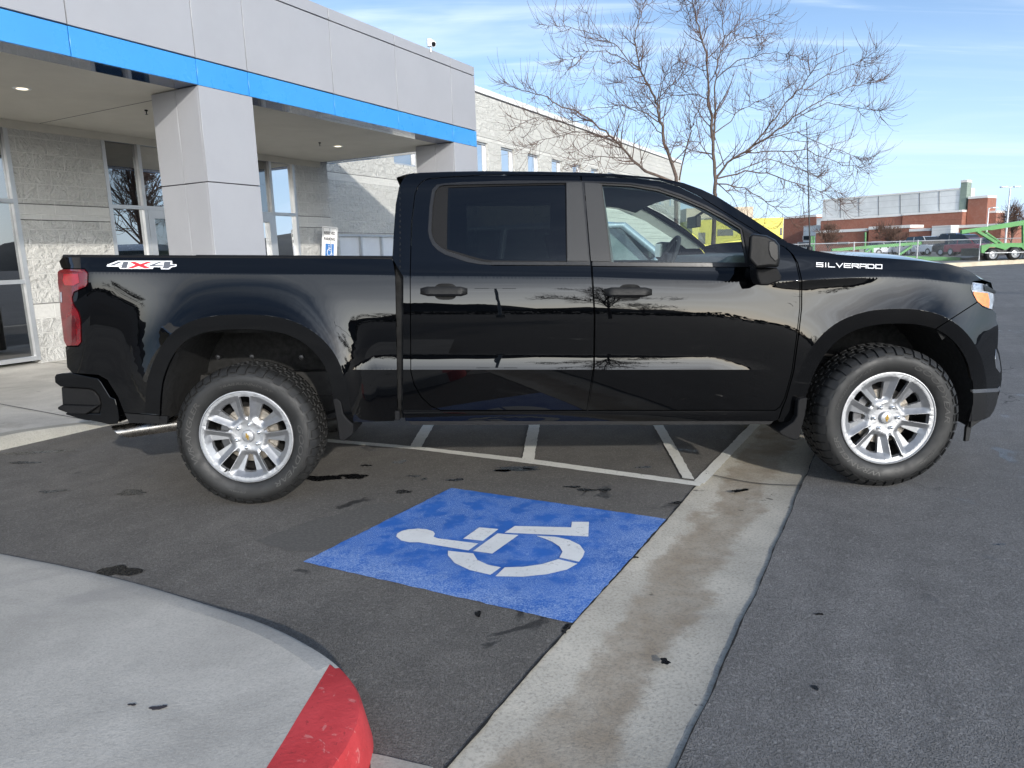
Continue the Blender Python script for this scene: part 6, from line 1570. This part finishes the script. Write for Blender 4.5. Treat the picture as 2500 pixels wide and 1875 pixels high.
for k in range(5): b_ = MB(); x = lerp(q0.x, q1.x, (k+.5)/5); b_.box((x, 100.97, q1.z-2.2), (1.6, .06, 1.5)); b_.build('window', MT['dark_glass'], bb)
# raised verge with kerb on the far side of the drive
kb = [onZ(x, y, 0) for x, y in ((2100, 668.5), (2375, 650), (2500, 643.2), (2700, 634))]
b_ = MB()
kd = (kb[2]-kb[1]).normalized(); k0 = kb[1]-kd*120; k1 = kb[1]+kd*120; kn_ = Vector((-kd.y, kd.x, 0))
if kn_.y < 0: kn_ = -kn_
hk = 0.24
b_.prism([k0, k0+Vector((0, 0, hk)), k0+kn_*.4+Vector((0, 0, hk+.02)), k0+kn_*.4], k1-k0); struct(b_.build('far_kerb', mat('far_kerb_concrete', (.50, .44, .33), .9, var=.15, vscale=.8)))
b_ = MB(); b_.grid([[k0+kn_*d+Vector((0, 0, z)), k1+kn_*d+Vector((0, 0, z))] for d, z in ((.4, hk+.015), (1.5, hk+.02), (6, .25), (30, .25), (200, .25))]); struct(b_.build('far_yard', MT['asphalt2']))
for i in range(-8, 12):
    pass
# chain link fence on the verge
fo_ = kb[1]+kn_*1.0
def fpt(x): 
    d = ray(x, 620); t_ = (fo_-CAMP).dot(kn_)/d.dot(kn_); p = CAMP+d*t_; return Vector((p.x, p.y, hk))
fx = [(1900), (1976), (2084), (2195), (2239), (2391), (2498), (2620)]
fence = thing('chain_link_fence', fpt(2391), 'chain link fence with pipe posts on the far verge', 'fence')
m = bpy.data.materials.new('chain_link'); m.use_nodes = True; t = m.node_tree; b = t.nodes['Principled BSDF']; b.inputs['Base Color'].default_value = (.26, .27, .28, 1); b.inputs['Roughness'].default_value = .5
vec = nn(t, 'ShaderNodeTexCoord').outputs['Object']; s3 = nn(t, 'ShaderNodeSeparateXYZ'); t.links.new(vec, s3.inputs[0])
al = nn(t, 'ShaderNodeVectorMath', operation='DOT_PRODUCT'); t.links.new(vec, al.inputs[0]); al.inputs[1].default_value = kd
msk = None
for sgn in (1, -1):
    q = mathn(t, 'FRACT', mathn(t, 'DIVIDE', mathn(t, 'ADD', al.outputs['Value'], mathn(t, 'MULTIPLY', s3.outputs[2], float(sgn))), .16)); q = ramp(t, q, .0, .09, 1, 0, False); msk = q if msk is None else mathn(t, 'MAXIMUM', msk, q)
t.links.new(ramp(t, msk, .35, .6), b.inputs['Alpha'])
ztop = onY(2391, 584, fpt(2391).y).z
b_ = MB(); b_.quad(fpt(1900), fpt(2620), fpt(2620)+Vector((0, 0, ztop-hk)), fpt(1900)+Vector((0, 0, ztop-hk))); b_.build('mesh_panel', m, fence)
for x in fx:
    p = fpt(x); b_ = MB(); b_.tube([p, p+Vector((0, 0, ztop-hk+.05))], .035, 8); b_.build('post', MT['galv'], fence, smooth=60)
b_ = MB(); b_.tube([fpt(1900)+Vector((0, 0, ztop-hk)), fpt(2620)+Vector((0, 0, ztop-hk))], .025, 6); b_.build('top_rail', MT['galv'], fence, smooth=60)
# green car transporters
def zq(x, y, Y): return onY(1900+x*.2712, 400+y*.2712, Y)
def beam(b_, p, q, h, w):
    d = (q-p); dd = d.normalized(); s_ = Vector((0, 1, 0)); up = dd.cross(s_).normalized(); 
    if up.z < 0: up = -up
    b_.box((p+q)/2, (d.length, w, h*.45), (dd, s_, up))
YA = 42.0
tA = thing('car_trailer', zq(900, 850, YA), 'green double deck car transporter trailer showing over the hood', 'trailer')
for off in (0, 2.3):
    b_ = MB(); Y = YA+off
    beam(b_, zq(480, 778, Y), zq(900, 742, Y), .42, .18); beam(b_, zq(900, 742, Y), zq(1310, 712, Y), .42, .18); b_.build('deck_rail', MT['green'], tA)
    b_ = MB(); beam(b_, zq(1290, 708, Y-.05), zq(1490, 697, Y-.05), .55, .2); b_.build('deck_ramp', MT['black_metal'], tA)
    b_ = MB(); beam(b_, zq(845, 752, Y), zq(845, 880, Y), .28, .16); beam(b_, zq(700, 850, Y), zq(840, 762, Y), .22, .14); beam(b_, zq(1090, 815, Y), zq(1200, 742, Y), .30, .16); beam(b_, zq(1010, 880, Y), zq(1100, 808, Y), .2, .14); b_.build('deck_strut', MT['green'], tA)
    b_ = MB(); beam(b_, zq(1060, 846, Y), zq(1640, 858, Y), .55, .2); b_.build('lower_deck', MT['green'], tA)
b_ = MB(); 
for k in range(12): p, q = zq(500+70*k, 778-5.7*k*1.0, YA), zq(500+70*k, 778-5.7*k, YA+2.3); b_.tube([p+Vector((0, 0, -.1)), q+Vector((0, 0, -.1))], .06, 5)
b_.build('deck_cross_bars', MT['black_metal'], tA)
for x in (785, 300, 320):
    b_ = MB(); p = zq(x, 760, YA+.1); beam(b_, p+Vector((0, 0, -1)), zq(x, 615 if x > 400 else 650, YA+.1), .14, .14); b_.build('stake', MT['green'], tA)
b_ = MB(); beam(b_, zq(1630, 862, YA), zq(1800, 838, YA), .5, 2.2); b_.build('tail_ramp', MT['black_metal'], tA)
YB_ = 39.5
tB = thing('car_transporter', zq(2020, 840, YB_), 'green car transporter rig with raised head ramp and twin rear axles at the right edge', 'truck')
for off in (0, 2.2):
    Y = YB_+off; b_ = MB(); beam(b_, zq(1645, 613, Y), zq(1900, 578, Y), .50, .18); beam(b_, zq(1900, 578, Y), zq(2250, 522, Y), .62, .18); beam(b_, zq(2250, 522, Y), zq(2700, 490, Y), .6, .18); b_.build('head_ramp', MT['green'], tB)
    b_ = MB(); beam(b_, zq(1790, 604, Y), zq(1965, 712, Y), .36, .16); beam(b_, zq(1860, 610, Y), zq(2010, 715, Y), .18, .12); b_.build('lift_ram', MT['green'], tB)
    b_ = MB(); beam(b_, zq(2205, 540, Y), zq(2205, 740, Y), .22, .16); beam(b_, zq(2330, 640, Y), zq(2330, 740, Y), .3, .2); b_.build('upright', MT['green'], tB)
    b_ = MB(); b_.prism([zq(x, y, Y-.06) for x, y in ((1830, 735), (1900, 720), (2060, 712), (2260, 712), (2700, 700), (2700, 760), (2215, 775), (2190, 752), (2090, 748), (2045, 775), (2000, 760), (1960, 750), (1900, 752), (1862, 790), (1855, 805), (1830, 800))], (0, .2, 0)); b_.build('chassis_side', MT['green'], tB)
    b_ = MB(); beam(b_, zq(1860, 802, Y-.3), zq(2700, 785, Y-.3), .09, .08); b_.build('side_guard', MT['galv'], tB)
b_ = MB(); b_.prism([zq(x, y, YB_+.1) for x, y in ((1830, 760), (2650, 740), (2650, 800), (1830, 830))], (0, 2, 0)); b_.build('chassis_body', MT['black_metal'], tB)
for x, y in ((1935, 818), (2137, 807), (2560, 800)):
    for off in (-.15, 1.85):
        c = zq(x, y, YB_+off); b_ = MB(); rr = .36; b_.lathe([(.24, 0), (.26, -.02), (rr, .02), (rr+.03, .06), (rr+.03, .26), (rr, .3), (.24, .3)], c, 'y', 28); w_ = b_.build('wheel', MT['tyre'], tB, smooth=40)
        b_ = MB(); b_.lathe([(0, .02), (.08, .02), (.09, .08), (.17, .10), (.21, .02), (.245, -.005), (.25, .05)], c, 'y', 24); b_.build('hub', MT['galv'], w_, smooth=40)
# parked cars in the far yard
def car(name, label, px, py, Y, L, col, kind='suv', yaw=0.0, group='cars parked in the far yard'):
    """a small car: lofted body, glazed cabin, four wheels; faces +x before yaw"""
    c = onY(px, py, Y); c.z = 0.25
    root = thing(name, c, label, 'car', group)
    h = {'suv': 1.78, 'sedan': 1.45, 'van': 2.1}[kind]; w = 1.85
    cm_ = mat('car_paint', col, .25, coat=1, var=.02)
    rz = Matrix.Rotation(yaw, 3, 'Z')
    def P_(x, y, z): return c+rz @ Vector((x*L, y, z))
    prof = [(-.5, .35), (-.5, .80), (-.485, .95), (-.30, .98), (.20, 1.0), (.30, .98), (.46, .86), (.5, .70), (.5, .35)]
    rows = []
    for y, k in ((-w/2, .93), (-w/2+.04, 1), (0, 1.015), (w/2-.04, 1), (w/2, .93)): rows.append([P_(x, y, .35+(z-.35)*k) for x, z in prof])
    b_ = MB(); b_.grid(rows); b_.add(rows[0], [tuple(range(9))]); b_.add(rows[-1], [tuple(range(9))]); b_.build('body', cm_, root, smooth=35)
    xr = -.46 if kind != 'sedan' else -.34
    cab_ = [(xr, .96), (xr+.05, h-.06), (xr+.12, h), (.06, h), (.12, h-.05), (.27, .98)]
    rows = []
    for y, k in ((-w/2+.06, 0), (-w/2+.20, 1), (w/2-.20, 1), (w/2-.06, 0)): rows.append([P_(x, y, z if k else z*.0+.97) for x, z in cab_])
    b_ = MB(); b_.grid(rows); gb = b_.build('glasshouse', MT['dark_glass'], root)
    b_ = MB(); rr_ = [[P_(x, y, z) for x, z in ((xr+.045, h-.09), (xr+.12, h+.012), (.06, h+.012), (.125, h-.08))] for y in (-w/2+.19, w/2-.19)]; b_.grid(rr_); b_.build('roof', cm_, gb)
    for x0, x1 in ((-.18, -.16), (.115, .27)):
        for s_ in (-1, 1): b_ = MB(); b_.tube([P_(x0, s_*(w/2-.19), h-.05), P_(x1, s_*(w/2-.055), .97)], .03, 5); b_.build('pillar', cm_, gb)
    for x in (-.31, .31):
        for s_ in (-1, 1):
            p = P_(x, s_*(w/2-.09), .33); ax_ = rz @ Vector((0, 1, 0)); b_ = MB(); b_.tube([p-ax_*.1, p+ax_*.1], .33, 20); w_ = b_.build('wheel', MT['tyre'], root, smooth=40)
            b_ = MB(); b_.tube([p+ax_*(.101*s_), p+ax_*(.108*s_)], .20, 14); b_.build('rim', MT['galv'], w_)
    for s_ in (-1, 1):
        b_ = MB(); b_.box(P_(.488, s_*.65, .78), (.14, .34, .16), (rz @ Vector((1, 0, 0)), rz @ Vector((0, 1, 0)), Vector((0, 0, 1)))); b_.build('headlight', MT['clear'], root)
    return root
FY = R(-82)
car('parked_car', 'white car facing the fence among the cars beyond the hood', 2260, 620, 66, 4.5, (.75, .75, .74), 'suv', FY)
car('parked_car', 'silver car beside the white one beyond the hood', 2217, 620, 68, 4.4, (.42, .44, .47), 'sedan', FY)
car('parked_car', 'black four wheel drive between white car and blue tent', 2299, 619, 66, 4.6, (.015, .015, .017), 'suv', FY)
car('parked_car', 'pale silver car leftmost beyond the hood', 2160, 622, 70, 4.5, (.58, .60, .62), 'sedan', R(10))
car('parked_car', 'red and black car in front of the transporter', 2372, 625, 56, 4.2, (.28, .02, .035), 'sedan', FY)
car('parked_car', 'dark car behind the red one by the fence', 2352, 612, 58, 4.6, (.018, .018, .02), 'suv', FY+.2)
car('parked_van', 'blue van standing under the blue tent', 2338, 613, 74, 4.6, (.02, .09, .36), 'van', FY)
car('parked_car', 'pale blue grey car half hidden behind the black one', 2190, 620, 76, 4.4, (.30, .36, .42), 'sedan', FY)
# blue canopy tent
tc_ = onY(2341, 592, 72); tc_.z = .25; tent = thing('canopy_tent', tc_, 'blue pop-up tent standing over the van in the far yard', 'tent')
ze, zp_ = onY(2341, 595.5, 72).z, onY(2341, 582, 72).z; hw = (onY(2358, 595, 72)-onY(2323, 595, 72)).x/2
b_ = MB(); cs = [tc_+Vector((hw*x, hw*y, ze-tc_.z)) for x, y in ((-1, -1), (1, -1), (1, 1), (-1, 1))]; ap_ = tc_+Vector((0, 0, zp_-tc_.z)); b_.add(cs+[ap_]+[p+Vector((0, 0, -.25)) for p in cs], [(0, 1, 4), (1, 2, 4), (2, 3, 4), (3, 0, 4), (0, 5, 6, 1), (1, 6, 7, 2), (2, 7, 8, 3), (3, 8, 5, 0)]); b_.build('tent_top', mat('blue_tent_cloth', (.05, .12, .48), .8, var=.1), tent)
for p in cs: b_ = MB(); b_.tube([Vector((p.x, p.y, .1)), p], .03, 6); b_.build('leg', MT['galv'], tent)
# lamp posts
def lamp_post(px, ytop, Y, label, arms=2, base=None, loc=None, h=None):
    if loc is None: p = onY(px, 600, Y); h = onY(px, ytop, Y).z; p.z = 0
    else: p = loc
    r_ = thing('lamp_post', p, label, 'lamp post'); b_ = MB(); b_.tube([p, p+Vector((0, 0, h))], [.11, .075], 10); b_.build('pole', MT['lamp_grey'], r_, smooth=60)
    b_ = MB(); b_.tube([p, p+Vector((0, 0, .5))], .25, 12); b_.build('footing', MT['kerb'], r_, smooth=40)
    for s_ in ((-1, 1) if arms == 2 else (1,)):
        b_ = MB(); b_.tube([p+Vector((0, 0, h-.05)), p+Vector((s_*.45, 0, h+.02))], .04, 6); b_.box(p+Vector((s_*.75, 0, h+.02)), (.75, .35, .14)); b_.build('lamp_head', MT['lamp_grey'], r_, bevel=.03)
    return r_
lamp_post(2453.6, 457, 80, 'tall double headed parking lot lamp post at the far right')
lp = lamp_post(2406, 508, 90, 'shorter single headed lamp post in front of the brick tower', 1)
# bushy bare trees in front of the school
TG = 'bare trees in front of the school'
def far_tree(px, ptop, pw, Y, label, scl):
    p = onY(px, 600, Y); h = onY(px, ptop, Y).z; p.z = 0; sp_ = pw*Y*1.04/F
    generic_tree('bare_tree', label, p, h, sp_, 16, .75, .022, scl, TG, .16)
far_tree(2022, 555, 36, 98, 'round bare tree by the left end of the brick wall', 2.0)
far_tree(2171, 548, 50, 98, 'broad bare tree before the middle of the brick wall', 2.2)
far_tree(2468, 500, 36, 92, 'tall dense bare tree behind the lamp post at the right edge', 2.4)

# ------------------------------------------------------------------ second pickup standing beyond the truck, seen through its windows
sb = thing('parked_suv', (3.0, 6.9, 0), 'grey blue sport utility car parked behind the truck, seen through its windows', 'car')
sp_m = mat('grey_blue_car_paint', (.30, .36, .42), .25, .2, coat=1, coat_rough=.02, var=.02)
x0 = 0.0; ys, ye = 6.6, 8.5; ycn = (ys+ye)/2
def sx_(px, py): return onY(px, py, ys)
fr_ = sx_(1632, 655)
hoodz, roofz = 1.22, 1.86
xa = sx_(1590, 620).x; xrf = sx_(1490, 535).x
xb = onY(1035, 640, ys).x
prof = [(xb, .45), (xb-.05, .9), (xb+.05, 1.15), (xa-3.1+3.0, 1.18), (xa+.3, 1.20), (xa+1.35, 1.12), (xa+1.6, .95), (xa+1.65, .45)]
prof[3] = (xa-.8, 1.18)
def loftcar(prof, ys_list, nm, m_, parent, sm=35):
    rows = [[Vector((x, ycn+(ye-ys)/2*y, .45+(z-.45)*k)) for x, z in prof] for y, k in ys_list]
    b_ = MB(); b_.grid(rows); b_.add(rows[0], [tuple(range(len(prof)))]); b_.add(rows[-1], [tuple(range(len(prof)))]); return b_.build(nm, m_, parent, smooth=sm)
loftcar(prof, [(-1, .95), (-.95, 1), (-.5, 1.02), (0, 1.03), (.5, 1.02), (.95, 1), (1, .95)], 'body', sp_m, sb)
cabp = [(xb+.1, 1.15), (xb+.25, roofz-.12), (xb+.5, roofz-.02), (xrf-.15, roofz), (xrf+.25, roofz-.06), (xa+.35, 1.19)]
rows = []
for y, k in ((-.93, 0), (-.74, 1), (.74, 1), (.93, 0)): rows.append([Vector((x, ycn+(ye-ys)/2*y, z if k else 1.16)) for x, z in cabp])
b_ = MB(); b_.grid(rows); gh = b_.build('glasshouse', glass('suv_glass', (.45, .52, .52), 2.2, 1.5), sb)
b_ = MB(); b_.grid([[Vector((x, ycn+(ye-ys)/2*y, z+dz)) for x, z in ((xb+.22, roofz-.14), (xb+.5, roofz), (xrf-.15, roofz+.02), (xrf+.22, roofz-.03))] for y, dz in ((-.76, -.03), (-.6, .015), (0, .03), (.6, .015), (.76, -.03))]); b_.build('roof', sp_m, gh, smooth=60)
for s_ in (-1, 1):
    b_ = MB(); b_.tube([Vector((xrf+.22, ycn+s_*.755*(ye-ys)/2, roofz-.05)), Vector((xa+.35, ycn+s_*.935*(ye-ys)/2, 1.17))], .055, 8); b_.build('pillar', sp_m, gh, smooth=60)
    for xx in (xb+.2, xb+1.1): b_ = MB(); b_.tube([Vector((xx+.1, ycn+s_*.755*(ye-ys)/2, roofz-.05)), Vector((xx, ycn+s_*.935*(ye-ys)/2, 1.17))], .06, 8); b_.build('pillar', sp_m, gh, smooth=60)
    b_ = MB(); b_.tube([Vector((xb+.3, ycn+s_*.77*(ye-ys)/2, roofz-.05)), Vector((xrf+.24, ycn+s_*.77*(ye-ys)/2, roofz-.05))], .04, 8); b_.build('roof_rail', sp_m, gh, smooth=60)

for x in (xb+.8, xa+.75):
    for y in (ys+.08, ye-.08):
        b_ = MB(); b_.tube([(x, y-.12, .37), (x, y+.12, .37)], .37, 28); w_ = b_.build('wheel', MT['tyre'], sb, smooth=40)
        b_ = MB(); b_.lathe([(0, -.128), (.05, -.13), (.07, -.10), (.15, -.09), (.20, -.118), (.235, -.128), (.24, 0), (.235, .128), (.20, .118), (.15, .09), (.07, .10), (.05, .13), (0, .128)], (x, y, .37), 'y', 24); b_.build('rim', MT['alloy_facet'], w_, smooth=40)
for xx in (xb+1.0, xb+2.0):
    for yy in (ys+.55, ye-.55): b_ = MB(); b_.box((xx, yy, 1.25), (.14, .45, .75)); b_.build('seat', MT['seat'], sb, bevel=.04)
b_ = MB(); m0 = Vector((xa+.05, ys-.12, 1.24)); b_.box(m0, (.12, .26, .17)); b_.build('door_mirror', sp_m, sb, bevel=.03)

# ------------------------------------------------------------------ behind the photographer: what the paint and the shop windows mirror
TD = random.Random(4)
mh = mat('far_hill_scrub', (.060, .062, .060), .95, var=.3, vscale=.004)
b_ = MB(); rows = [[], []]; rows = []
for k in range(121):
    a = R(55+250*k/120); d = 2600
    az = a
    hgt = 95+70*math.sin(k*.33)+45*math.sin(k*.81+1)+25*math.sin(k*1.9)+TD.uniform(-10, 10)
    x, y = d*math.sin(az), d*math.cos(az)
    rows.append([Vector((x, y, -5)), Vector((x*1.04, y*1.04, hgt*.45)), Vector((x*1.16, y*1.16, hgt))])
b_.grid(rows); struct(b_.build('hills', mh, smooth=60))
generic_tree('bare_tree', 'spreading bare tree behind the photographer, mirrored in the front door', Vector((5.9, -27, 0)), 7.6, 3.8, 15, .8, .012, 1.5, 'bare trees behind the photographer', .16)
generic_tree('bare_tree', 'wide bare tree right of the frame, mirrored in the entrance windows', Vector((17.6, 9.3, 0)), 8.0, 3.6, 16, .8, .012, 1.5, 'bare trees behind the photographer', .17)
lamp_post(0, 0, 0, 'double headed lamp post behind the photographer, mirrored in the rear door', loc=Vector((1.0, -34, 0)), h=8.5)
for k, (x, y, s_) in enumerate(((-26, -60, 1.4), (-10, -66, 1.2), (14, -62, 1.3), (30, -58, 1.5), (48, -52, 1.3))):
    generic_tree('bare_tree', 'bushy bare tree far behind the photographer', Vector((x, y, 0)), 6.0*s_*.8, 3.2*s_, 12, .5, .03, 2.2, 'bare trees behind the photographer', .2)
# hedge line along the far edge of the lot behind the photographer
b_ = MB(); hg = random.Random(9)
for k in range(2600):
    x = hg.uniform(-70, 80); z = hg.uniform(.1, 1.5)*(1+.5*math.sin(x*.3)); y = -72+hg.uniform(-1.2, 1.2)
    d = Vector((hg.gauss(0, 1), hg.gauss(0, 1), hg.gauss(0, 1))).normalized()*hg.uniform(.3, .6); e = d.orthogonal().normalized()*hg.uniform(.2, .4); c = Vector((x, y, z)); b_.add([c-d, c+e, c+d, c-e], [(0, 1, 2, 3)])
hd_ = b_.build('hedge', mat('hedge_leaves', (.05, .06, .035), .9, var=.3, vscale=.5), recalc=False); hd_['kind'] = 'stuff'
